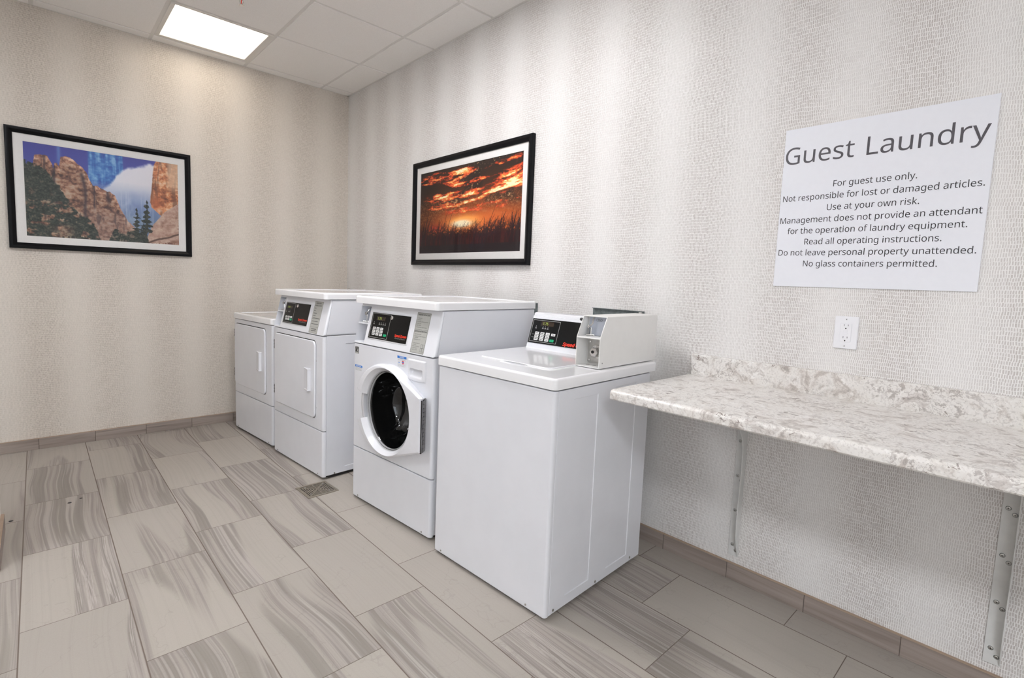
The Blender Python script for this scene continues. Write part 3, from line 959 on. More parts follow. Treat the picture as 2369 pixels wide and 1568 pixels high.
finish('top_cover', lid_mesh(0.006, 0.712, -0.004, WF+0.004, 1.065, 1.104, dip=0.004), 'lid', t)
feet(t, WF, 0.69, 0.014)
for y_ in (0.06, WF-0.06):
    screw_disc(t, (0.0, y_, 0.026), 'x', -1, 0.0045)

# porthole door: ring with a straight hinge side, cut away at the pull handle
def hull_r(th, grow=0.0, hy=0.022, hz0=0.421, hz1=0.674):
    """radius of the door outline seen from the porthole centre at angle th (0 = +y, viewer's left)"""
    ey, ez, ecy, ecz = 0.238+grow, 0.229+grow, 0.325, 0.557
    pts = [(ecy+ey*math.cos(2*math.pi*i/180), ecz+ez*math.sin(2*math.pi*i/180)) for i in range(180)]
    pts += [(hy-grow, hz0-grow*0.5), (hy-grow, hz1+grow*0.5)]
    c_, s_ = math.cos(th), math.sin(th)
    # convex hull support by intersecting the ray with hull edges
    return ray_hull(tuple(sorted(set((round(a, 6), round(b, 6)) for a, b in pts))), c_, s_)
HULLS = {}
def ray_hull(pts, c_, s_):
    if pts not in HULLS:
        def half(seq):
            out = []
            for p in seq:
                while len(out) > 1 and (out[-1][0]-out[-2][0])*(p[1]-out[-2][1])-(out[-1][1]-out[-2][1])*(p[0]-out[-2][0]) <= 0:
                    out.pop()
                out.append(p)
            return out
        lo = half(pts); hi = half(pts[::-1])
        HULLS[pts] = lo[:-1]+hi[:-1]
    hh = HULLS[pts]
    best = 0.0
    for (a, b), (c2, d2) in zip(hh, hh[1:]+hh[:1]):
        a_, b_, c3, d3 = a-DC[0], b-DC[1], c2-DC[0], d2-DC[1]
        den = c_*(d3-b_)-s_*(c3-a_)
        if abs(den) < 1e-12: continue
        tt = (a_*(d3-b_)-b_*(c3-a_))/den
        uu = (a_*s_-b_*c_)/den if abs(den) > 0 else -1
        # parameter along the edge
        ex, ez_ = c3-a_, d3-b_
        px, pz = tt*c_-a_, tt*s_-b_
        k_ = (px*ex+pz*ez_)/(ex*ex+ez_*ez_)
        if tt > 0 and -1e-6 <= k_ <= 1+1e-6:
            best = max(best, tt)
    return best
def inner_r(th, ry, rz):
    return 1.0/math.sqrt((math.cos(th)/ry)**2+(math.sin(th)/rz)**2)
A0 = math.atan2(0.634-DC[1], 0.563-DC[0]); A1 = math.atan2(0.461-DC[1], 0.563-DC[0])
def ring_mesh(angles, layers, caps=True):
    bm = bmesh.new()
    loops = []
    for th in angles:
        col_ = []
        for x, fr in layers:
            r_ = fr(th)
            col_.append(bm.verts.new((x, DC[0]+r_*math.cos(th), DC[1]+r_*math.sin(th))))
        loops.append(col_)
    for a, b in zip(loops[:-1], loops[1:]):
        for i in range(len(layers)-1):
            bm.faces.new((a[i], b[i], b[i+1], a[i+1]))
        if caps:
            bm.faces.new((a[-1], b[-1], b[0], a[0]))
    if caps:
        bm.faces.new(loops[0]); bm.faces.new(loops[-1])
    return bm
def arc_angles(a0, a1, n):
    out = [a0+(a1-a0)*i/n for i in range(n+1)]
    return out
mid_r = lambda th, f: inner_r(th, IY, IZ)+f*(hull_r(th)-inner_r(th, IY, IZ))
corner = [math.atan2(0.674-DC[1], 0.022-DC[0]), math.atan2(0.421-DC[1], 0.022-DC[0])+2*math.pi]
ang = sorted(arc_angles(A0, A1+2*math.pi, 132)+corner+[c_+d_ for c_ in corner for d_ in (-0.012, 0.012)])
door_layers = [(0.001, lambda th: hull_r(th, 0.0, 0.050, 0.405, 0.660)-0.004), (-0.034, lambda th: hull_r(th, 0.0, 0.0285, 0.418, 0.672)-0.001), (-0.041, lambda th: hull_r(th)-0.002),
               (-0.0475, lambda th: hull_r(th)-0.0055), (-0.0520, lambda th: hull_r(th)-0.010), (-0.0535, lambda th: hull_r(th)-0.0135),
               (-0.0545, lambda th: inner_r(th, IY+0.034, IZ+0.0235)), (-0.0525, lambda th: inner_r(th, IY+0.031, IZ+0.021)), (-0.034, lambda th: inner_r(th, IY+0.010, IZ+0.008)),
               (-0.030, lambda th: inner_r(th, IY+0.0075, IZ+0.006)), (0.001, lambda th: inner_r(th, IY+0.004, IZ+0.003))]
door = finish('door', ring_mesh(ang, door_layers), 'plastic', t, angle=28)
hang = arc_angles(A1+0.008, A0-0.008, 30)
h_layers = [(0.001, lambda th: hull_r(th)-0.002), (-0.010, lambda th: hull_r(th)), (-0.020, lambda th: hull_r(th)-0.010), (-0.030, lambda th: mid_r(th, 0.50)),
            (-0.031, lambda th: mid_r(th, 0.43)), (-0.005, lambda th: mid_r(th, 0.40)), (-0.005, lambda th: inner_r(th, IY+0.007, IZ+0.006)), (0.001, lambda th: inner_r(th, IY+0.004, IZ+0.003))]
finish('handle', ring_mesh(hang, h_layers), 'plastic', door, angle=28)
hs = arc_angles(A1+0.06, A0-0.06, 20)
bm = ring_mesh(hs, [(-0.0056, lambda th: mid_r(th, 0.385)), (-0.0062, lambda th: mid_r(th, 0.375)), (-0.0062, lambda th: mid_r(th, 0.12)), (-0.0056, lambda th: mid_r(th, 0.11))])
finish('handle_slot', bm, 'slot', door)
# chrome rings and dark bowl
bm = bmesh.new()
lathe(bm, [(1.040, -0.020), (1.038, -0.026), (1.030, -0.028), (1.022, -0.026), (1.020, -0.020)], (0, DC[0], DC[1]), 'x', 72, 0, IY, IZ)
lathe(bm, [(1.021, -0.021), (1.008, -0.019)], (0, DC[0], DC[1]), 'x', 72, 1, IY, IZ)
lathe(bm, [(1.010, -0.016), (1.006, -0.021), (0.996, -0.0225), (0.988, -0.019), (0.984, -0.012)], (0, DC[0], DC[1]), 'x', 72, 0, IY, IZ)
finish('door_rim', bm, ['ring', 'gap'], door)
bm = bmesh.new()
prof = [(0.985, -0.014), (0.965, -0.006), (0.93, 0.016), (0.885, 0.052), (0.84, 0.082), (0.78, 0.104), (0.68, 0.122), (0.54, 0.134), (0.36, 0.141), (0.18, 0.144), (0.02, 0.145)]
lathe(bm, prof, (0, DC[0], DC[1]), 'x', 72, 0, IY, IZ, close=False)
for v_ in bm.verts:
    yy_, dd_ = v_.co.y-DC[0], v_.co.x
    k_ = sm((dd_-0.01)/0.06)
    v_.co.x += k_*(0.010*math.sin(yy_*58+0.6)+0.006*math.sin(yy_*97+v_.co.z*9))
finish('door_glass', bm, 'glass_dark', door, angle=60)
# hinge
bm = bmesh.new()
HX = lambda x: 0.0215+(x+0.048)*0.60        # sloping hinge side of the door
prism(bm, [(-0.047, HX(-0.047)-0.0012), (-0.001, HX(-0.001)-0.0012), (-0.001, HX(-0.001)+0.006), (-0.047, HX(-0.047)+0.006)], 0.420, 0.664, 'z', 0, 1, 1)
nk = 13
for i in range(nk):
    z0 = 0.422+i*(0.240/nk); z1 = z0+0.240/nk-0.0025
    xa, xb = (-0.036, -0.010) if i % 2 else (-0.034, -0.020)
    prism(bm, [(xa, HX(xa)-0.0034), (xb, HX(xb)-0.0034), (xb, HX(xb)), (xa, HX(xa))], z0, z1, 'z', 0.0006, 1, 0)
prism(bm, [(-0.019, HX(-0.019)-0.0028), (-0.002, HX(-0.002)-0.0028), (-0.002, HX(-0.002)), (-0.019, HX(-0.019))], 0.420, 0.664, 'z', 0.0006, 1, 0)
finish('door_hinge', bm, ['hinge', 'gap'], door)
# detergent drawer
ny, nz = 44, 34
bm = bmesh.new()
gv = []
Y0, Y1, Z0, Z1 = 0.053, 0.186, 0.733, 0.830
for j in range(nz+1):
    rowv = []
    for i in range(ny+1):
        fy, fz = i/ny, j/nz
        y = Y0+(Y1-Y0)*fy
        bow = -0.007*(1-(2*fy-1)**2)
        z = Z0+(Z1-Z0)*fz+bow*(1-fz)
        d_ = min(y-Y0, Y1-y, (z-Z0-bow), Z1-z)
        hgt = 0.0055*sm(d_/0.005)
        py0, py1, pz0, pz1 = 0.076, 0.168, 0.745+bow*0.6, 0.786
        q = min((y-py0)/0.004, (py1-y)/0.004, (z-pz0)/0.004, (pz1-z)/0.0035)
        if q > 0:
            depth = 0.019*sm((z-pz0)/(pz1-pz0)*1.2)
            hgt = hgt-depth*sm(q)
        rowv.append(bm.verts.new((-0.0004-hgt, y, z)))
    gv.append(rowv)
for j in range(nz):
    for i in range(ny):
        bm.faces.new((gv[j][i], gv[j][i+1], gv[j+1][i+1], gv[j+1][i]))
finish('detergent_drawer', bm, 'plastic', t, angle=50, wn=False)
# stickers on the front
MF = lean_mtx(0.0, 0.0, 0.0)
bm = bmesh.new()
flat(bm, -0.649, -0.614, 0.797, 0.834, 0, 0.0005, MF, 0)
line_frame(bm, -0.6475, -0.6155, 0.806, 0.8325, 0.0010, 0.0005, 0.0007, MF, 1)
box(bm, -0.6475, -0.6155, 0.7985, 0.8035, 0.0005, 0.0007, 0, 1, 1, MF)
arc = [(-0.6435+0.022*(i/10), 0.815+0.012*math.sin(math.pi*i/10)) for i in range(11)]
for (a, b), (c_, d_) in zip(arc[:-1], arc[1:]):
    qv = [bm.verts.new(MF @ Vector(p)) for p in ((a, b, 0.0007), (c_, d_, 0.0007), (c_, d_+0.0022, 0.0007), (a, b+0.0022, 0.0007))]
    bm.faces.new(qv).material_index = 1
st_ = []
for i in range(10):
    rr_ = 0.0058 if i % 2 == 0 else 0.0026
    st_.append(bm.verts.new(MF @ Vector((-0.6245+rr_*math.sin(2*math.pi*i/10), 0.8145+rr_*math.cos(2*math.pi*i/10), 0.00075))))
bm.faces.new(st_).material_index = 1
text(bm, 'ENERGY STAR', -0.645, -0.618, 0.7995, 0.0028, 0.0008, MF, 0)
finish('energy_sticker', bm, ['ink', 'whiteink'], t)['label'] = 'black and white energy rating sticker'
bm = bmesh.new()
flat(bm, -0.647, -0.578, 0.706, 0.737, 0, 0.0004, MF, 0)
box(bm, -0.647, -0.578, 0.7255, 0.737, 0.0004, 0.0006, 0, 1, 1, MF)
text(bm, 'NOTICE', -0.636, -0.590, 0.7285, 0.006, 0.0007, MF, 0, 0.03)
for i in range(4):
    box(bm, -0.644, -0.582-0.006*(i % 2), 0.7215-0.0042*i, 0.7225-0.0042*i, 0.0004, 0.0005, 0, 1, 2, MF)
finish('notice_sticker', bm, ['sticker', 'blue', 'greyink'], t)['label'] = 'small sticker with a blue heading left of the door'
bm = bmesh.new()
flat(bm, -0.273, -0.201, 0.778, 0.832, 0, 0.0004, MF, 0)
box(bm, -0.273, -0.201, 0.8205, 0.832, 0.0004, 0.0006, 0, 1, 1, MF)
text(bm, 'NOTICE', -0.255, -0.219, 0.8235, 0.006, 0.0007, MF, 0, 0.03)
for i in range(2):
    box(bm, -0.268, -0.208+0.002*i, 0.8160-0.004*i, 0.8170-0.004*i, 0.0004, 0.0005, 0, 1, 2, MF)
for i in range(4):
    box(bm, -0.269, -0.206-0.008*(i % 2), 0.7925-0.0035*i, 0.7933-0.0035*i, 0.0004, 0.0005, 0, 1, 2, MF)
box(bm, -0.264, -0.252, 0.797, 0.800, 0.0004, 0.0006, 0, 1, 1, MF)
box(bm, -0.264, -0.262, 0.800, 0.807, 0.0004, 0.0006, 0, 1, 2, MF)
box(bm, -0.254, -0.252, 0.800, 0.807, 0.0004, 0.0006, 0, 1, 2, MF)
disc(bm, (-0.228, 0.803, 0.0004), 0.0085, 0.0002, 'z', 16, 3, 0, MF)
box(bm, -0.233, -0.223, 0.799, 0.807, 0.0006, 0.0007, 0, 1, 1, MF)
finish('care_sticker', bm, ['sticker', 'blue', 'greyink', 'red'], t)['label'] = 'small sticker with a blue heading and pictograms'
fl = dict(z0=ZC, blk=(0.539, 0.219, 0.8905, 1.0205), keys=(0.532, 0.376, 0.8965, 1.017), frame=(0.546, 0.211, 0.8845, 1.0275),
          disp=(0.494, 0.418, 0.983, 1.0025), bsize=(0.0245, 0.0118),
          btns=[(y, z, 0) for z in (0.943, 0.928, 0.913) for y in (0.497, 0.465, 0.433)]+[(0.398, 0.913, 1)],
          icons=[(0.510, 0.966), (0.462, 0.966), (0.446, 0.966), (0.429, 0.966), (0.412, 0.966)],
          rules=[(0.522, 0.424, 0.9355), (0.522, 0.424, 0.9205)],
          brand=(0.317, 0.222, 0.917, 0.0112), sub=('Commercial Washer', 0.312, 0.228, 0.9065, 0.0062), lock=(0.362, 1.003))
fl['label'] = (0.180, 0.079, 0.859, 1.046)
rows = [('text', 'OPERATING INSTRUCTIONS', 0.08, 0.92, 1.032, 0.0062, 0.02), ('line', 0.967), ('text', 'DISPENSER INSTRUCTIONS', 0.06, 0.94, 0.956, 0.0062, 0.02)]
for s_, f1, z_ in (('1. Load Laundry', 0.42, 1.018), ('2. Close Door', 0.36, 1.010), ('3. Add Supplies (See Instructions Below)', 0.90, 1.0015),
                   ('4. Select Cycle', 0.40, 0.993), ('5. Insert Payment', 0.42, 0.9845), ('6. Press Start (Door Must be Closed)', 0.86, 0.976),
                   ('1. Open Dispenser Door', 0.58, 0.944), ('2. Add Supplies In Proper Compartment', 0.92, 0.935), ('    as Indicated', 0.40, 0.9285), ('3. Close Dispenser Door', 0.60, 0.920),
                   ('A. Pre-Wash Detergent', 0.60, 0.903), ('    (If Desired)', 0.34, 0.8965), ('B. Main Wash Detergent', 0.62, 0.889), ('C. Liquid Bleach', 0.46, 0.881), ('D. Fabric Softener', 0.50, 0.873)):
    rows.append(('text', s_.strip(), 0.08 if not s_.startswith(' ') else 0.14, f1, z_, 0.0040, 0.0))
rows += [('cell', 0.70, 0.82, 0.885, 0.902), ('cell', 0.82, 0.94, 0.885, 0.902), ('cell', 0.70, 0.82, 0.869, 0.885), ('cell', 0.82, 0.94, 0.869, 0.885)]
console_unit(t, WF, (0.570, 0.661), rows, fl, 0.0)

# ---- top-loading washer
WT = 0.635
t = empty('top_load_washer', (-0.820, -3.258, 0), R(2.7))
tag(t, 'white top-loading washer with a coin box on its lid beside the counter', 'washing machine', 'white washing machines')
bm = bmesh.new(); box(bm, 0.0225, 0.655, 0.0010, WT-0.0010, 0.014, 0.835, 0.0015, 1)
cab = finish('cabinet', bm, 'enamel', t)
bmc = bmesh.new(); box(bmc, 0.036, 0.60, -0.05, WT+0.05, 0.0, 0.0165); cut(cab, bmc, False)
side_panel_cut(cab, 0.110, 0.266, 0.053, 0.797)
side_panel_cut(cab, 0.385, 0.547, 0.052, 0.808)
bm = bmesh.new()
prism(bm, rrect(-0.002, 0.0195, 0.0, WT, 0.012, 5, (0.012, 0.0015, 0.0015, 0.012)), 0.012, 0.8365, 'z', 0.006, 3)
box(bm, 0.015, 0.023, 0.006, WT-0.006, 0.016, 0.83)
finish('front_panel', bm, 'enamel', t)
o = finish('top_cover', lid_mesh(-0.008, 0.706, -0.004, WT+0.006, 0.8415, 0.8815, r=0.018, bev=0.009, dip=0.0), 'lid', t)
bm = bmesh.new()
for i in range(25):
    pass
bm2 = bmesh.new(); bmesh.ops.create_uvsphere(bm2, u_segments=32, v_segments=16, radius=1.0)
for v in bm2.verts:
    v.co = Vector((0.112+v.co.x*0.020, 0.306+v.co.y*0.078, 0.8835+v.co.z*0.010))
cut(o, bm2)
bm.free()
bm = bmesh.new()
pts = rrect(0.122, 0.500, 0.130, 0.520, 0.0, 6, (0.030, 0.012, 0.012, 0.030))
prism(bm, pts, 0.8805, 0.8870, 'z', 0.004, 3, bev_ends='hi')
lid_o = finish('lid', bm, 'lid', t)
bm2 = bmesh.new(); bmesh.ops.create_uvsphere(bm2, u_segments=32, v_segments=16, radius=1.0)
for v in bm2.verts:
    v.co = Vector((0.112+v.co.x*0.020, 0.306+v.co.y*0.078, 0.8815+v.co.z*0.0045))
cut(lid_o, bm2)
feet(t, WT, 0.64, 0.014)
for x_, z_ in ((0.046, 0.028), (0.313, 0.028), (0.577, 0.030)):
    screw_disc(t, (x_, 0.0015, z_), 'y', -1, 0.0055)
for y_ in (0.09, WT-0.05):
    screw_disc(t, (-0.002, y_, 0.026), 'x', -1, 0.0045)
# rear console
LT, XT0, ZT0 = 0.32, 0.536, 0.883
bm = bmesh.new()
prof = [(XT0-0.006, 0.8815), (XT0, 0.8895)]
x_top = XT0+(1.034-0.8895)*LT
prof += [(x_top, 1.034), (x_top+0.001, 1.040), (x_top+0.006, 1.041), (x_top+0.008, 1.052), (x_top+0.016, 1.0565), (0.668, 1.0565), (0.684, 1.050), (0.690, 0.8815)]
prism(bm, prof, 0.1335, 0.616, 'y', 0.006, 3)
finish('console_housing', bm, 'plastic', t)
MTL = lean_mtx(XT0-0.0002, 0.8895, LT)
KT = math.sqrt(1+LT*LT)
tl = dict(z0=0.8895, blk=(0.609, 0.140, 0.9085, 1.0265), keys=(0.602, 0.434, 0.9155, 1.0195), disp=(0.549, 0.471, 0.994, 1.0145), bsize=(0.0245, 0.0125),
          btns=[(y, z, 0) for z in (0.957, 0.9425, 0.928) for y in (0.561, 0.5275, 0.494)]+[(0.460, 0.956, 0), (0.462, 0.928, 1)],
          icons=[(0.577, 0.983), (0.533, 0.983), (0.518, 0.983), (0.503, 0.983)],
          rules=[(0.592, 0.483, 0.950), (0.592, 0.483, 0.9355)],
          brand=(0.3935, 0.245, 0.9145, 0.0150))
control_panel(t, MTL, KT, tl)
bm = bmesh.new()
lathe(bm, [(0.0015, -0.007), (0.006, -0.006), (0.0075, 0.0), (0.006, 0.006), (0.0015, 0.007)], (x_top-0.004, 0.318, 1.0445), 'y', 16, close=True)
finish('lid_bumper', bm, 'rubber', t)
# coin box
BX0, BX1, BY0, BY1, BZ0, BZM, BZ1, BXT = 0.287, 0.728, 0.021, 0.132, 0.8835, 1.0, 1.083, 0.329
prof = [(BX0, BZ0), (BX0, BZM), (BXT, BZ1), (BX1, BZ1), (BX1, BZ0)]
bm = bmesh.new(); prism(bm, prof, BY0, BY1, 'y', 0.0015, 2)
cb = finish('coin_box', bm, 'coinbox', t)
bm = bmesh.new()
prism(bm, [(0.2, BZ0+0.004), (0.2, 0.9965), (0.362, 0.9965), (0.362, BZ0+0.004)], BY0+0.003, BY1-0.003, 'y')
prism(bm, [(0.2, 1.0015), (0.2, BZ1-0.003), (0.362, BZ1-0.003), (0.362, 1.0015)], BY0+0.003, BY1-0.003, 'y')
cut(cb, bm, False)
bm = bmesh.new()
prism(bm, rrect(BX1-0.060, BX1-0.018, 1.052, 1.0605, 0.004, 4), BY0-0.0016, BY0, 'y', 0.0007, 2)
finish('case_emboss', bm, 'coinbox', cb)
bm = bmesh.new(); box(bm, 0.356, 0.3618, BY0+0.0035, BY1-0.010, 1.003, 1.079)
finish('coin_plate', bm, 'coininner', cb)
yc = 0.101
bm = bmesh.new()
tube(bm, [(0.352, yc-0.006, 1.078), (0.342, yc-0.006, 1.068), (0.338, yc-0.008, 1.053), (0.334, yc-0.002, 1.044), (0.330, yc+0.004, 1.041)], [0.0030, 0.0034, 0.0034, 0.0032, 0.003], 10)
lathe(bm, [(0.003, -0.007), (0.0062, -0.0055), (0.0070, 0.0), (0.0062, 0.0055), (0.003, 0.007)], (0.332, yc+0.005, 1.040), 'x', 18, close=True)
tube(bm, [(0.338, yc, 1.036), (0.338, yc, 1.0045)], 0.0048, 12)
tube(bm, [(0.322, yc+0.012, 1.0055), (0.338, yc, 1.0065), (0.346, yc-0.012, 1.0055)], [0.003, 0.0045, 0.003], 10)
box(bm, 0.3318, 0.3330, yc-0.0016, yc+0.0016, 1.010, 1.034, 0, 1, 1)
finish('coin_slide', bm, ['chrome', 'gap'], cb)
bm = bmesh.new()
ovm = Matrix(((0, 0, -1, 0.3558), (-1, 0, 0, 0), (0, 1, 0, 0), (0, 0, 0, 1)))
prism(bm, rrect(-0.088, -0.062, 1.0595, 1.0715, 0.005, 4), 0, 0.0006, 'z', 0, 1, 0, ovm)
prism(bm, rrect(-0.0870, -0.0630, 1.0603, 1.0707, 0.0045, 4), 0.0006, 0.0010, 'z', 0, 1, 1, ovm)
text(bm, '25¢', -0.082, -0.068, 1.0625, 0.006, 0.0012, ovm, 0)
finish('price_tag', bm, ['ink', 'coininner'], cb)
bm = bmesh.new()
prism(bm, rrect(BY0+0.008, BY1-0.009, 0.893, 0.988, 0.005, 4), 0.3560, 0.3618, 'x', 0.001, 2)
finish('lock_plate', bm, 'steel', cb)
lp = bmesh.new()
lathe(lp, [(0.0270, 0.356), (0.0265, 0.352), (0.0235, 0.3515), (0.0230, 0.3535)], (0, 0.079, 0.9385), 'x', 32, close=True)
lathe(lp, [(0.0200, 0.353), (0.0200, 0.334), (0.0180, 0.331), (0.0065, 0.331)], (0, 0.079, 0.9385), 'x', 6, close=True)
lathe(lp, [(0.0062, 0.331), (0.0062, 0.329), (0.0040, 0.329)], (0, 0.083, 0.9395), 'x', 16, 1, close=True)
finish('box_lock', lp, ['chrome', 'gap'], cb)
for z_ in (0.903, 0.977):
    bm = bmesh.new(); lathe(bm, [(0.0058, 0.356), (0.0050, 0.3525), (0.001, 0.3515)], (0, 0.112, z_), 'x', 14, close=True)
    finish('screw', bm, 'chrome', cb)
for y_ in (0.098, 0.068):
    bm = bmesh.new(); disc(bm, (0.325, y_, BZ0+0.0040), 0.010, 0.0004, 'z', 18, 0, 0, None, 0.007)
    finish('bolt_hole', bm, 'steel', cb)
screw_disc(cb, (0.306, BY0, 0.905), 'y', -1, 0.0022)

# ------------------------------------------------------------------ galvanised panels behind the washers
for (ya, yb, lab) in ((-2.396, -2.098, 'grey galvanised sheet on the wall behind the front-loading washer'),
                      (-3.080, -2.786, 'grey galvanised sheet on the wall behind the coin box washer')):
    t = empty('utility_panel', (0, (ya+yb)/2, 0.86))
    tag(t, lab, 'wall panel', 'galvanised panels behind the washers')
    bm = bmesh.new()
    box(bm, -0.006, -0.0002, ya-(ya+yb)/2, yb-(ya+yb)/2, 0.0, 0.2285, 0.001, 1)
    box(bm, -0.016, -0.006, ya-(ya+yb)/2, yb-(ya+yb)/2, 0.225, 0.2285, 0.0008, 1)
    finish('sheet', bm, 'galv', t)
    if ya < -3:
        bm = bmesh.new()
        tube(bm, [(-0.004, -0.143, 0.214), (-0.036, -0.143, 0.214)], 0.006, 10)
        lathe(bm, [(0.002, 0.0), (0.0085, 0.0), (0.0085, 0.004), (0.002, 0.006)], (-0.030, -0.143, 0.2195), 'z', 14, close=True)
        finish('fitting', bm, 'chrome', t)
bm = bmesh.new()
tube(bm, [(-0.0004, 0, 0), (-0.030, 0, 0)], 0.006, 10)
lathe(bm, [(0.002, -0.004), (0.010, -0.004), (0.010, 0.004), (0.002, 0.007)], (-0.030, 0, 0.006), 'z', 16, close=True)
o = finish('pipe_fitting', bm, 'chrome')
o.location = (0, -0.106, 1.079)
tag(o, 'tiny chrome pipe fitting on the wall behind the tall dryer', 'pipe fitting')

# ------------------------------------------------------------------ folding counter
CY1, CY0, CZ = -3.333, -5.30, 0.835
t = empty('counter', (0, -4.3, 0.79))
tag(t, 'pale granite-look folding counter on two brackets along the right wall', 'counter')
bm = bmesh.new()
prof = [(-0.012, 0.7985), (-0.0003, 0.7985), (-0.0003, CZ), (-0.596, CZ), (-0.604, CZ-0.002), (-0.610, CZ-0.008), (-0.612, CZ-0.014), (-0.612, 0.803), (-0.609, 0.799), (-0.604, 0.7985)]
prof = [(-0.0003, 0.7985), (-0.0003, CZ), (-0.596, CZ), (-0.604, CZ-0.002), (-0.610, CZ-0.008), (-0.612, CZ-0.014), (-0.612, 0.803), (-0.609, 0.799), (-0.604, 0.7985)]
prism(bm, [(a, b-0.79) for a, b in prof], CY0+4.3, CY1+4.3, 'y', 0.001, 1)
finish('worktop', bm, 'counter', t)
bm = bmesh.new()
prism(bm, rrect(-0.020, -0.0003, CZ-0.79-0.0002, 0.923-0.79, 0.003, 3, (0, 0, 0.001, 0.004)), CY0+4.3, CY1+4.3, 'y', 0.001, 1)
finish('backsplash', bm, 'counter', t)

def bracket(yg, lab):
    """angle bracket: wall flange, gusset plate at its near edge, arm below the worktop"""
    t = empty('shelf_bracket', (0, yg, 0.105))
    tag(t, lab, 'bracket', 'counter brackets')
    zt = 0.7985-0.105
    bm = bmesh.new()
    prism(bm, [(0.0, -0.0025), (0.0395, -0.0025), (0.0395, zt-0.0005), (0.0, zt-0.0005)], -0.0038, -0.0005, 'x', 0.0008, 1)
    finish('wall_flange', bm, 'bracket', t)
    edge = [(-0.003, 0.0), (-0.006, 0.004), (-0.030, 0.070), (-0.037, 0.100), (-0.0415, 0.150), (-0.040, 0.24), (-0.036, 0.34), (-0.034, 0.42), (-0.038, 0.470), (-0.054, 0.512), (-0.080, 0.549), (-0.125, 0.590), (-0.19, 0.622), (-0.27, 0.641), (-0.36, 0.649), (-0.46, zt-0.040), (-0.500, zt-0.030), (-0.510, zt-0.004), (-0.505, zt-0.0005), (-0.003, zt-0.0005)]
    bm = bmesh.new()
    prism(bm, edge, 0.0, 0.0035, 'y', 0.0008, 1)
    finish('gusset', bm, 'bracket', t)
    bm = bmesh.new()
    box(bm, -0.51, -0.004, 0.0035, 0.0395, zt-0.0038, zt-0.0003, 0.0006, 1)
    finish('arm_flange', bm, 'bracket', t)
    for y_, z_ in ((0.0265, 0.486), (0.0262, 0.340), (0.0255, 0.193), (0.0248, 0.046), (0.0110, 0.470), (0.0112, 0.322), (0.0114, 0.176), (0.0105, 0.024)):
        bm = bmesh.new()
        lathe(bm, [(0.0058, -0.0037), (0.0052, -0.0052), (0.0030, -0.0060), (0.0005, -0.0061)], (0, y_, z_), 'x', 14, 0, close=True)
        box(bm, -0.0064, -0.0058, y_-0.0026, y_+0.0026, z_-0.0005, z_+0.0005, 0, 1, 1)
        box(bm, -0.0064, -0.0058, y_-0.0005, y_+0.0005, z_-0.0026, z_+0.0026, 0, 1, 1)
        disc(bm, (-0.0038, y_, z_), 0.0066, -0.0002, 'x', 16, 2)  # darker ring standing in for the shading round the screw head
        finish('screw', bm, ['steel', 'gap', 'galv'], t)
bracket(-3.584, 'grey steel bracket under the counter end beside the top-loading washer')
bracket(-4.356, 'grey steel bracket under the counter at the right edge of the picture')

# ------------------------------------------------------------------ wall sign
t = empty('wall_sign', (0, -3.9175, 1.2255))
tag(t, 'white printed sign panel with laundry rules on the right wall above the counter', 'sign')
bm = bmesh.new()
box(bm, -0.0042, -0.0004, -0.287, 0.287, 0.0, 0.5815, 0.0006, 1)
finish('sign_panel', bm, 'sign', t)
MS = Matrix(((0, 0, -1, -0.0042), (-1, 0, 0, -3.9175+3.9175), (0, 1, 0, 0), (0, 0, 0, 1)))
off_y, off_z = -3.9175, 1.2255
SX = lambda y: -(y-off_y)
for s_, a, b in (('Guest', -3.637, -3.853), ('Laundry', -3.889, -4.192)):
    bm = bmesh.new()
    text(bm, s_, SX(a), SX(b), 1.6785-off_z, 0.0605, 0.0004, MS, 0)
    finish('title_word', bm, 'title', t)
bm = bmesh.new()
for s_, a, b, z_ in (('For guest use only.', -3.800, -4.032, 1.5835), ('Not responsible for lost or damaged articles.', -3.640, -4.193, 1.5425),
                     ('Use at your own risk.', -3.787, -4.044, 1.5015), ('Management does not provide an attendant', -3.637, -4.195, 1.461),
                     ('for the operation of laundry equipment.', -3.665, -4.165, 1.4215), ('Read all operating instructions.', -3.725, -4.109, 1.381),
                     ('Do not leave personal property unattended.', -3.640, -4.192, 1.3415), ('No glass containers permitted.', -3.727, -4.105, 1.301)):
    text(bm, s_, SX(a), SX(b), z_-off_z, 0.0212, 0.0004, MS, 0)
finish('sign_text', bm, 'signtext', t)

# ------------------------------------------------------------------ power outlet
t = empty('wall_outlet', (0, -3.8815, 1.069))
tag(t, 'white double power outlet on the right wall between sign and counter', 'power outlet')
bm = bmesh.new()
prism(bm, rrect(-0.0355, 0.0355, -0.0575, 0.0575, 0.003, 3), -0.0062, -0.0004, 'x', 0.003, 3, bev_ends='lo')
finish('cover_plate', bm, 'outlet', t)
bm = bmesh.new()
prism(bm, rrect(-0.0165, 0.0165, -0.0330, 0.0330, 0.003, 3), -0.0084, -0.0060, 'x', 0.0008, 2)
for zc in (0.0265, -0.0165):
    box(bm, -0.0086, -0.0083, 0.0058-0.0007, 0.0058+0.0007, zc-0.0035, zc+0.0035, 0, 1, 1)
    box(bm, -0.0086, -0.0083, -0.0064-0.0007, -0.0064+0.0007, zc-0.0030, zc+0.0030, 0, 1, 1)
    disc(bm, (-0.0083, 0.0, zc-0.0115), 0.0024, -0.0003, 'x', 14, 1)
for z0, z1 in ((0.0035, 0.0085), (-0.0045, 0.0005)):
    box(bm, -0.0090, -0.0083, -0.0060, 0.0060, z0, z1, 0.0003, 1, 0)
finish('receptacle', bm, ['outlet', 'ink'], t)
for z_ in (0.047, -0.047):
    screw_disc(t, (-0.0062, 0.0, z_), 'x', -1, 0.003, 'outlet')

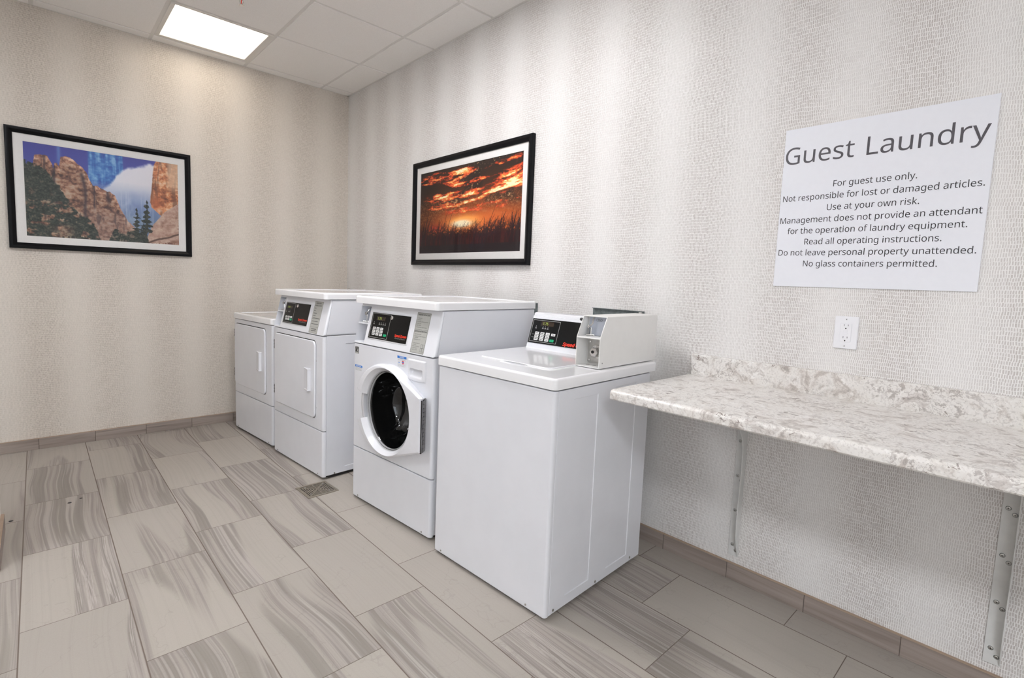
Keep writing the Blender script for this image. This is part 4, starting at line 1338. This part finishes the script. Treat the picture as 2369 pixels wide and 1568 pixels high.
# ------------------------------------------------------------------ floor drain and plugs
t = empty('floor_drain', (-0.987, -1.686, 0.0), R(2.0))
tag(t, 'square brass-coloured floor drain grate between the tall dryer and the front-loading washer', 'floor drain')
hd = 0.088
bm = bmesh.new()
for (a0, a1, b0, b1) in ((-hd, hd, -hd, -hd+0.013), (-hd, hd, hd-0.013, hd), (-hd, -hd+0.013, -hd+0.013, hd-0.013), (hd-0.013, hd, -hd+0.013, hd-0.013)):
    box(bm, a0, a1, b0, b1, 0.0002, 0.0035, 0.0008, 1)
finish('drain_frame', bm, 'drain', t)
bm = bmesh.new()
box(bm, -hd+0.012, hd-0.012, -hd+0.012, hd-0.012, 0.0001, 0.0008)
finish('drain_pit', bm, 'gap', t)
bm = bmesh.new()
hi_ = hd-0.013
for k in range(4):
    rot = Matrix.Rotation(k*math.pi/2, 4, 'Z')
    n_ = 6
    for i in range(n_):
        x_ = 0.010+i*(hi_-0.010)/n_
        box(bm, x_+0.0066, x_+0.0122, -x_-0.0085, x_+0.0085, 0.0008, 0.0032, 0, 1, 0, rot)
    box(bm, 0.0, hi_, -0.0022, 0.0022, 0.0008, 0.0033, 0, 1, 0, rot)
    dg_ = Matrix.Rotation(k*math.pi/2+math.pi/4, 4, 'Z')
    box(bm, 0.0, hi_*1.38, -0.0028, 0.0028, 0.0008, 0.0033, 0, 1, 0, dg_)
finish('drain_grate', bm, 'drain', t, smooth=False)
for a, b in ((0.055, 0.045), (-0.055, -0.045), (-0.045, 0.055), (0.045, -0.055)):
    bm = bmesh.new(); disc(bm, (a, b, 0.0028), 0.0045, 0.0015, 'z', 12, 0, 0.0005)
    finish('screw', bm, 'chrome', t)
for (x_, y_, r_, lab) in ((-2.037, -1.102, 0.0085, 'larger of two black plugs close together on a floor tile below the cliff picture'),
                          (-1.990, -1.069, 0.0065, 'smaller of two black plugs close together on a floor tile below the cliff picture'),
                          (-2.252, -1.185, 0.0085, 'black floor plug nearest the left edge of the picture')):
    bm = bmesh.new(); lathe(bm, [(r_, 0.0), (r_*0.95, 0.001), (r_*0.5, 0.0016), (0.0005, 0.0017)], (0, 0, 0), 'z', 18, close=True)
    o = finish('floor_plug', bm, 'rubber'); o.location = (x_, y_, 0.0001)
    tag(o, lab, 'floor plug', 'black plugs in the floor')

# ------------------------------------------------------------------ pictures
rng = np.random.default_rng(7)
def vnoise(u, v, fu, fv, seed):
    rg = np.random.default_rng(seed)
    nu, nv = int(fu)+3, int(fv)+3
    g_ = rg.random((nv, nu))
    x = u*fu; y = v*fv
    xi = np.clip(np.floor(x).astype(int), 0, nu-2); yi = np.clip(np.floor(y).astype(int), 0, nv-2)
    fx = x-xi; fy = y-yi
    fx = fx*fx*(3-2*fx); fy = fy*fy*(3-2*fy)
    return (g_[yi, xi]*(1-fx)+g_[yi, xi+1]*fx)*(1-fy)+(g_[yi+1, xi]*(1-fx)+g_[yi+1, xi+1]*fx)*fy
def fbm(u, v, fu, fv, seed, octv=5, gain=0.55):
    s_ = np.zeros_like(u); a = 1.0; tot = 0.0
    for k in range(octv):
        s_ += a*vnoise(u, v, fu*2**k, fv*2**k, seed+k); tot += a; a *= gain
    return s_/tot
def sstep(x, a, b):
    t_ = np.clip((x-a)/(b-a), 0, 1)
    return t_*t_*(3-2*t_)
def lerp3(c, col_, m_):
    col_ = np.array(col_, float) if not isinstance(col_, np.ndarray) else col_
    return c*(1-m_[..., None])+col_*m_[..., None]
def shade(cols, f):
    """piecewise colour ramp; cols = [(pos, (r,g,b) 0-255)]"""
    out = np.zeros(f.shape+(3,))
    ps = [p for p, _ in cols]
    for k in range(3):
        out[..., k] = np.interp(f, ps, [c[k] for _, c in cols])
    return out

def paint_rocks(nu, nv):
    u, v = np.meshgrid((np.arange(nu)+0.5)/nu, (np.arange(nv)+0.5)/nv)
    n5 = fbm(u, v, 6, 4, 11); n20 = fbm(u, v, 24, 18, 21); n60 = fbm(u, v, 60, 44, 31, 3)
    c = shade([(0, (58, 60, 150)), (0.25, (66, 78, 165)), (0.5, (120, 140, 190)), (0.75, (105, 130, 165)), (1, (85, 110, 150))], v)
    # streaky light blue patch
    st_ = fbm(u, v, 60, 3, 41, 4); st2 = fbm(u, v, 40, 40, 45, 3)
    patch = sstep(u, 0.375, 0.39)*(1-sstep(u, 0.60, 0.615))*(1-sstep(v, 0.30, 0.42))
    c = lerp3(c, shade([(0.3, (40, 80, 165)), (0.5, (60, 125, 195)), (0.7, (135, 190, 225))], st_*0.6+st2*0.4), patch*0.9)
    p2 = np.exp(-((u-0.205)/0.012)**2)*(1-sstep(v, 0.12, 0.25))
    c = lerp3(c, (95, 130, 200), p2*0.8)
    # cloud
    top = np.interp(u, [0.40, 0.46, 0.52, 0.58, 0.64, 0.72, 0.78, 0.86], [0.47, 0.41, 0.33, 0.20, 0.12, 0.08, 0.055, 0.05])
    cl = sstep(v-top+0.05*(n20-0.5)+0.05*(n5-0.5), -0.015, 0.03)
    cl = cl*(1-sstep(v+0.15*(n5-0.5), 0.36, 0.66))
    c = lerp3(c, shade([(0.0, (246, 243, 246)), (0.3, (240, 237, 242)), (0.45, (190, 200, 218)), (0.7, (150, 170, 200))], v), cl*0.97)
    wht = sstep(fbm(u, v, 14, 6, 51), 0.45, 0.7)*sstep(v, 0.4, 0.5)*(u > 0.5)
    c = lerp3(c, (195, 205, 220), wht*0.45)
    drip = sstep(fbm(u, v, 90, 2, 55, 3), 0.6, 0.75)*sstep(v, 0.25, 0.4)
    c = lerp3(c, (205, 212, 226), drip*0.3)
    # rock colours
    lay = fbm(u+0.05*n5, v+0.08*n5, 10, 26, 61); crack = fbm(u, v, 30, 12, 71)
    rock = shade([(0.20, (62, 42, 40)), (0.40, (128, 86, 70)), (0.5, (180, 126, 100)), (0.58, (204, 156, 126)), (0.74, (228, 196, 168))], 0.5+1.35*((0.30*lay+0.30*n20+0.40*n60)-0.5))
    vert = fbm(u, v, 34, 4, 65, 4)
    rock = lerp3(rock, (58, 42, 44), sstep(vert, 0.60, 0.72)*0.65)
    orange = shade([(0.2, (84, 46, 34)), (0.4, (164, 94, 58)), (0.52, (212, 132, 84)), (0.62, (232, 178, 132)), (0.8, (242, 214, 184))], 0.5+1.3*((0.3*n20+0.35*n60+0.35*lay)-0.5))
    # main crag
    ridge = np.interp(u, [0, 0.05, 0.065, 0.09, 0.14, 0.165, 0.17, 0.178, 0.19, 0.205, 0.215, 0.245, 0.29, 0.32, 0.345, 0.37, 0.39, 0.41, 0.435, 0.46, 0.49, 0.52, 0.55, 0.565, 0.58, 0.63, 0.68, 0.76, 1.0],
                      [0.35, 0.27, 0.13, 0.115, 0.125, 0.20, 0.25, 0.185, 0.18, 0.22, 0.12, 0.095, 0.115, 0.17, 0.19, 0.25, 0.33, 0.38, 0.375, 0.41, 0.42, 0.43, 0.47, 0.53, 0.60, 0.74, 0.82, 0.99, 1.3])
    ridge = ridge+0.018*(n60-0.5)+0.02*(n20-0.5)
    cm_ = sstep(v-ridge, 0.0, 0.006)
    rk = rock.copy()
    edge = np.clip((v-ridge)/0.10, 0, 1)
    rk = rk*(0.84+0.26*(1-edge))[..., None]
    for (uc, w_, d_) in ((0.172, 0.010, 0.30), (0.348, 0.012, 0.55), (0.41, 0.006, 0.3), (0.505, 0.012, 0.2)):
        fis = np.exp(-((u-uc-0.04*(v-0.4)-0.03*(n5-0.5))/w_)**2)*sstep(v, 0.2, 0.3)*(1-sstep(v, 0.4+d_*0.6, 0.5+d_*0.6))
        rk = lerp3(rk, (50, 38, 44), fis*0.8)
    sh = sstep(u, 0.32, 0.42)*sstep(v, 0.55, 0.75)
    rk = lerp3(rk, (150, 128, 124), sh*0.35)
    c = lerp3(c, rk, cm_)
    # right cliff
    le = np.interp(v, [0, 0.05, 0.13, 0.35, 0.5, 0.56, 0.62, 0.7], [0.835, 0.822, 0.812, 0.80, 0.787, 0.795, 0.84, 0.9])+0.012*(n20-0.5)
    rc = sstep(u-le, 0.0, 0.006)
    oc = lerp3(orange, (105, 66, 48), sstep(fbm(u, v, 30, 3, 81), 0.52, 0.66)*0.7)
    oc = lerp3(oc, (226, 196, 164), sstep(u, 0.90, 0.94)*(1-sstep(v, 0.25, 0.4))*0.7)
    oc = lerp3(oc, (206, 110, 62), np.exp(-((u-0.83)/0.04)**2-((v-0.50)/0.10)**2)*0.7)
    c = lerp3(c, oc, rc)
    # lower right boulders
    be = np.interp(u, [0.74, 0.77, 0.80, 0.84, 0.88, 0.93, 1.0], [1.02, 0.90, 0.78, 0.70, 0.62, 0.55, 0.48])+0.02*(n20-0.5)
    bo = sstep(v-be, 0, 0.006)
    bc = shade([(0.2, (112, 78, 66)), (0.42, (176, 140, 122)), (0.6, (202, 172, 154)), (0.8, (222, 198, 182))], 0.35*n20+0.35*n60+0.3*lay)
    seam_ = np.abs(v-(1.02-0.62*(u-0.74))-0.06*(n5-0.5))
    bc = lerp3(bc, (70, 48, 40), (1-sstep(seam_, 0.004, 0.018))*0.85)
    bc = lerp3(bc, (122, 74, 54), sstep(v-(1.06-0.62*(u-0.74)), 0, 0.05)*0.5)
    c = lerp3(c, bc, bo)
    # trees
    tree = shade([(0.25, (20, 26, 25)), (0.45, (38, 46, 41)), (0.6, (60, 68, 58)), (0.75, (104, 92, 76))], 0.15*n20+0.35*n60+0.5*fbm(u, v, 130, 95, 191, 2))
    te = np.interp(u, [0, 0.02, 0.06, 0.10, 0.14, 0.18, 0.22, 0.25, 0.28, 0.33, 0.38, 0.42, 0.46], [0.19, 0.21, 0.23, 0.24, 0.30, 0.37, 0.46, 0.56, 0.63, 0.72, 0.77, 0.86, 1.05])+0.10*(n20-0.5)+0.07*(n60-0.5)
    hole = sstep(fbm(u, v, 26, 26, 91, 4), 0.56, 0.66)*sstep(v, 0.4, 0.7)*0.9
    c = lerp3(c, tree, sstep(v-te, 0, 0.012)*(1-hole))
    mid = np.exp(-((u-0.22)/0.06)**2)*sstep(v, 0.82, 0.9)
    c = lerp3(c, rock, mid*0.6)
    te2 = np.interp(u, [0.44, 0.50, 0.54, 0.60, 0.66, 0.70, 0.74, 0.76, 0.78], [1.05, 0.98, 0.86, 0.90, 0.85, 0.84, 0.80, 0.84, 1.05])+0.07*(n20-0.5)+0.06*(n60-0.5)
    c = lerp3(c, tree, sstep(v-te2, 0, 0.012)*(1-0.6*hole))
    for (uc, vt, vb, wd_) in ((0.692, 0.57, 0.92, 0.036), (0.762, 0.47, 0.88, 0.048), (0.735, 0.74, 0.95, 0.03)):
        k_ = (v-vt)/(vb-vt)
        lay_ = 0.62+0.38*np.sin(k_*46+5*n20+2*n60)
        wv = wd_*np.clip(k_, 0, 1)**0.7*lay_
        c = lerp3(c, tree*0.9, ((np.abs(u-uc+0.03*(n60-0.5)) < wv) & (k_ > 0) & (k_ < 1)).astype(float))
    haze = 0.10
    return c*(1-haze)+np.array([150, 150, 155])*haze

def paint_sunset(nu, nv):
    u, v = np.meshgrid((np.arange(nu)+0.5)/nu, (np.arange(nv)+0.5)/nv)
    n5 = fbm(u, v, 5, 4, 111); n20 = fbm(u, v, 20, 16, 121); n60 = fbm(u, v, 70, 60, 131, 3)
    vv = v+0.22*(u-0.45)*(u > 0.45)*(1-sstep(v, 0.45, 0.6))*0.8
    str_ = fbm(u, vv+0.05*n5, 5, 20, 141, 6, 0.6)
    warm = shade([(0.0, (48, 36, 30)), (0.25, (70, 44, 30)), (0.45, (128, 66, 36)), (0.62, (190, 92, 44)), (0.75, (224, 116, 52)), (1, (60, 40, 34))], v)
    c = warm*(1-0.45*(1-sstep(u, 0.0, 0.38))-0.18*sstep(u, 0.75, 1.0))[..., None]
    c = lerp3(c, (42, 32, 28), sstep(n5, 0.42, 0.60)*(1-sstep(v, 0.35, 0.55))*0.85)
    def glow(uc, vc, su, sv, slope=0.0):
        return np.exp(-((u-uc)/su)**2-((v-vc-slope*(u-uc))/sv)**2)
    blobs = glow(0.42, 0.10, 0.13, 0.055, -0.25)*1.0+glow(0.42, 0.215, 0.13, 0.03)*0.9+glow(0.14, 0.10, 0.14, 0.05)*0.8+glow(0.92, 0.27, 0.16, 0.07, -0.25)*1.0+glow(0.83, 0.07, 0.12, 0.03, -0.2)*0.7
    blobs += glow(0.38, 0.345, 0.22, 0.03, -0.05)*1.2+glow(0.42, 0.435, 0.22, 0.02, -0.1)*1.2+glow(0.75, 0.36, 0.26, 0.02, -0.27)*1.0+glow(0.75, 0.47, 0.25, 0.018, -0.08)*0.7+glow(0.22, 0.42, 0.16, 0.03)*0.6
    blobs += glow(0.60, 0.20, 0.10, 0.03, -0.15)*0.6+glow(0.30, 0.30, 0.20, 0.03, -0.05)*0.5+glow(0.62, 0.52, 0.30, 0.03, -0.05)*0.55+glow(0.90, 0.16, 0.10, 0.05, -0.2)*0.45
    fib = fbm(u+0.03*n20, vv+0.06*n5, 14, 46, 171, 4, 0.6)
    f = blobs*(0.15+2.0*np.clip(str_-0.30, 0, 1))*(0.35+1.35*n60)*(0.30+1.5*np.clip(fib-0.30, 0, 1)*2.0)
    hot = shade([(0.0, (84, 34, 24)), (0.2, (186, 58, 32)), (0.42, (230, 92, 48)), (0.62, (240, 156, 80)), (0.8, (246, 222, 130)), (1.0, (254, 246, 200))], np.clip(f*1.55, 0, 1))
    c = lerp3(c, hot, sstep(f, 0.07, 0.22))
    grain = sstep(fbm(u, v, 120, 100, 181, 2), 0.50, 0.66)*sstep(v, 0.28, 0.42)*(1-sstep(v, 0.60, 0.68))
    c = lerp3(c, (176, 118, 72), grain*0.45)
    spk = sstep(n60, 0.66, 0.74)*(sstep(n5, 0.5, 0.62))*(1-sstep(v, 0.45, 0.6))
    c = lerp3(c, (222, 184, 132), spk*0.7)
    sun = np.exp(-((u-0.50)/0.16)**2-((v-0.635)/0.06)**2)
    c = lerp3(c, (250, 172, 84), np.clip(sun*1.5, 0, 1)*0.95)
    sun2 = np.exp(-((u-0.47)/0.085)**2-((v-0.665)/0.036)**2)
    c = lerp3(c, (255, 246, 212), np.clip(sun2*1.9, 0, 1))
    c = lerp3(c, (214, 108, 48), np.exp(-((u-0.8)/0.2)**2-((v-0.62)/0.08)**2)*0.6)
    c = lerp3(c, (196, 60, 44), np.exp(-((u-0.18)/0.08)**2-((v-0.70)/0.05)**2)*0.8)
    # dark field and reeds
    dark = np.array([38, 30, 32.0])
    lowe = 0.775+0.05*(n20-0.5)+0.05*(n60-0.5)
    m_ = sstep(v-lowe, -0.02, 0.03)
    m_ = np.maximum(m_, sstep(v, 0.62, 0.79)*sstep(n60+0.25*(n20-0.5), 0.38, 0.58))
    m_ = m_*(1-0.75*np.exp(-((u-0.48)/0.10)**2-((v-0.67)/0.07)**2))
    c = lerp3(c, dark, m_)
    rg = np.random.default_rng(5)
    for k in range(260):
        ub = rg.uniform(0.0, 1.0); hgt = rg.uniform(0.12, 0.30)*(0.75+0.6*abs(ub-0.45)); lean = rg.uniform(-0.02, 0.09); th_ = rg.uniform(0.0028, 0.0062)
        vt = 0.86-hgt
        kk = np.clip((0.86-v)/hgt, 0, 1.0001)
        cx_ = ub+lean*kk**1.6
        mk = (np.abs(u-cx_) < th_*(1-0.8*kk)) & (v > vt) & (v < 0.9)
        c = lerp3(c, (46, 24, 26) if k % 3 else (70, 26, 24), mk*0.92)
    for (ub, lean, hgt, th_) in ((0.05, 0.05, 0.36, 0.010), (0.03, 0.03, 0.28, 0.012), (0.26, 0.06, 0.40, 0.005), (0.30, 0.10, 0.46, 0.004), (0.92, 0.04, 0.30, 0.012), (0.96, 0.03, 0.26, 0.012), (0.70, 0.09, 0.40, 0.005)):
        kk = np.clip((0.88-v)/hgt, 0, 1.0001)
        mk = (np.abs(u-(ub+lean*kk**1.5)) < th_*(1-0.85*kk)) & (v > 0.88-hgt) & (v < 0.92)
        c = lerp3(c, (40, 24, 26), mk*0.9)
    return c

def framed_picture(name, label, loc, rz, w, h, fr, mat_w, nu, nv, painter, depth=0.03):
    """local x = to the viewer's right, z up, -y out of the wall; origin at the lower middle"""
    t = empty(name, loc, rz)
    tag(t, label, 'framed picture', 'framed pictures')
    bm = bmesh.new()
    # mitred moulding: profile (inset, out)
    prof = [(0.0, 0.0005), (0.0, depth*0.80), (0.003, depth*0.95), (0.008, depth), (fr*0.5, depth*0.96), (fr*0.86, depth*0.66), (fr, depth*0.58), (fr, 0.006)]
    loops = []
    for ins, out in prof:
        loops.append([bm.verts.new(p) for p in ((-w/2+ins, -out, ins), (w/2-ins, -out, ins), (w/2-ins, -out, h-ins), (-w/2+ins, -out, h-ins))])
    for a, b in zip(loops[:-1], loops[1:]):
        for i in range(4):
            bm.faces.new((a[i], a[(i+1) % 4], b[(i+1) % 4], b[i]))
    finish('frame', bm, 'frame', t, angle=25, wn=False)
    bm = bmesh.new()
    i0, i1 = fr-0.004, fr+mat_w[0]
    a0, a1, b0, b1 = -w/2+fr+mat_w[0], w/2-fr-mat_w[1], fr+mat_w[2], h-fr-mat_w[3]
    for q in ((-w/2+i0, w/2-i0, i0, b0), (-w/2+i0, w/2-i0, b1, h-i0), (-w/2+i0, a0, b0, b1), (a1, w/2-i0, b0, b1)):
        box(bm, q[0], q[1], -0.011, -0.008, q[2], q[3])
    finish('mat_board', bm, 'mat_board', t, smooth=False)
    cols_ = painter(nu, nv)
    me = bpy.data.meshes.new('print')
    X = np.linspace(a0-0.002, a1+0.002, nu); Z = np.linspace(b1+0.002, b0-0.002, nv)
    gx_, gz_ = np.meshgrid(X, Z)
    co = np.stack([gx_, np.full_like(gx_, -0.0074), gz_], -1).reshape(-1, 3)
    idx = np.arange(nu*nv).reshape(nv, nu)
    fc = np.stack([idx[:-1, :-1], idx[1:, :-1], idx[1:, 1:], idx[:-1, 1:]], -1).reshape(-1, 4)
    me.vertices.add(len(co)); me.vertices.foreach_set('co', co.ravel())
    me.loops.add(fc.size); me.loops.foreach_set('vertex_index', fc.ravel())
    me.polygons.add(len(fc)); me.polygons.foreach_set('loop_start', np.arange(len(fc))*4)
    me.update(calc_edges=True); me.validate()
    at = me.color_attributes.new('print_colour', 'FLOAT_COLOR', 'POINT')
    s_ = np.clip(cols_/255.0, 0, 1)
    linr = np.where(s_ <= 0.04045, s_/12.92, ((s_+0.055)/1.055)**2.4)
    rgba = np.concatenate([linr, np.ones(linr.shape[:2]+(1,))], -1).reshape(-1, 4).astype(np.float32)
    at.data.foreach_set('color', rgba.ravel())
    me.materials.append(m_print('print_ink'))
    o = bpy.data.objects.new('print', me); COL.objects.link(o); o.parent = t
    bm = bmesh.new()
    bm.faces.new([bm.verts.new(p) for p in ((-w/2+i0, -0.0135, i0), (w/2-i0, -0.0135, i0), (w/2-i0, -0.0135, h-i0), (-w/2+i0, -0.0135, h-i0))])
    finish('glazing', bm, 'glazing', t, smooth=False, recalc=False)
    return t

framed_picture('framed_picture', 'black framed print of red rock cliffs, pines and white cloud on the back wall',
               (-1.746, 0.0, 1.302), 0.0, 0.990, 0.740, 0.036, (0.0465, 0.0445, 0.0450, 0.0450), 400, 290, paint_rocks)
framed_picture('framed_picture', 'black framed print of a fiery sunset over dark reeds on the right wall',
               (0.0, -1.716, 1.302), R(-90), 1.215, 0.738, 0.038, (0.045, 0.043, 0.045, 0.044), 420, 260, paint_sunset)
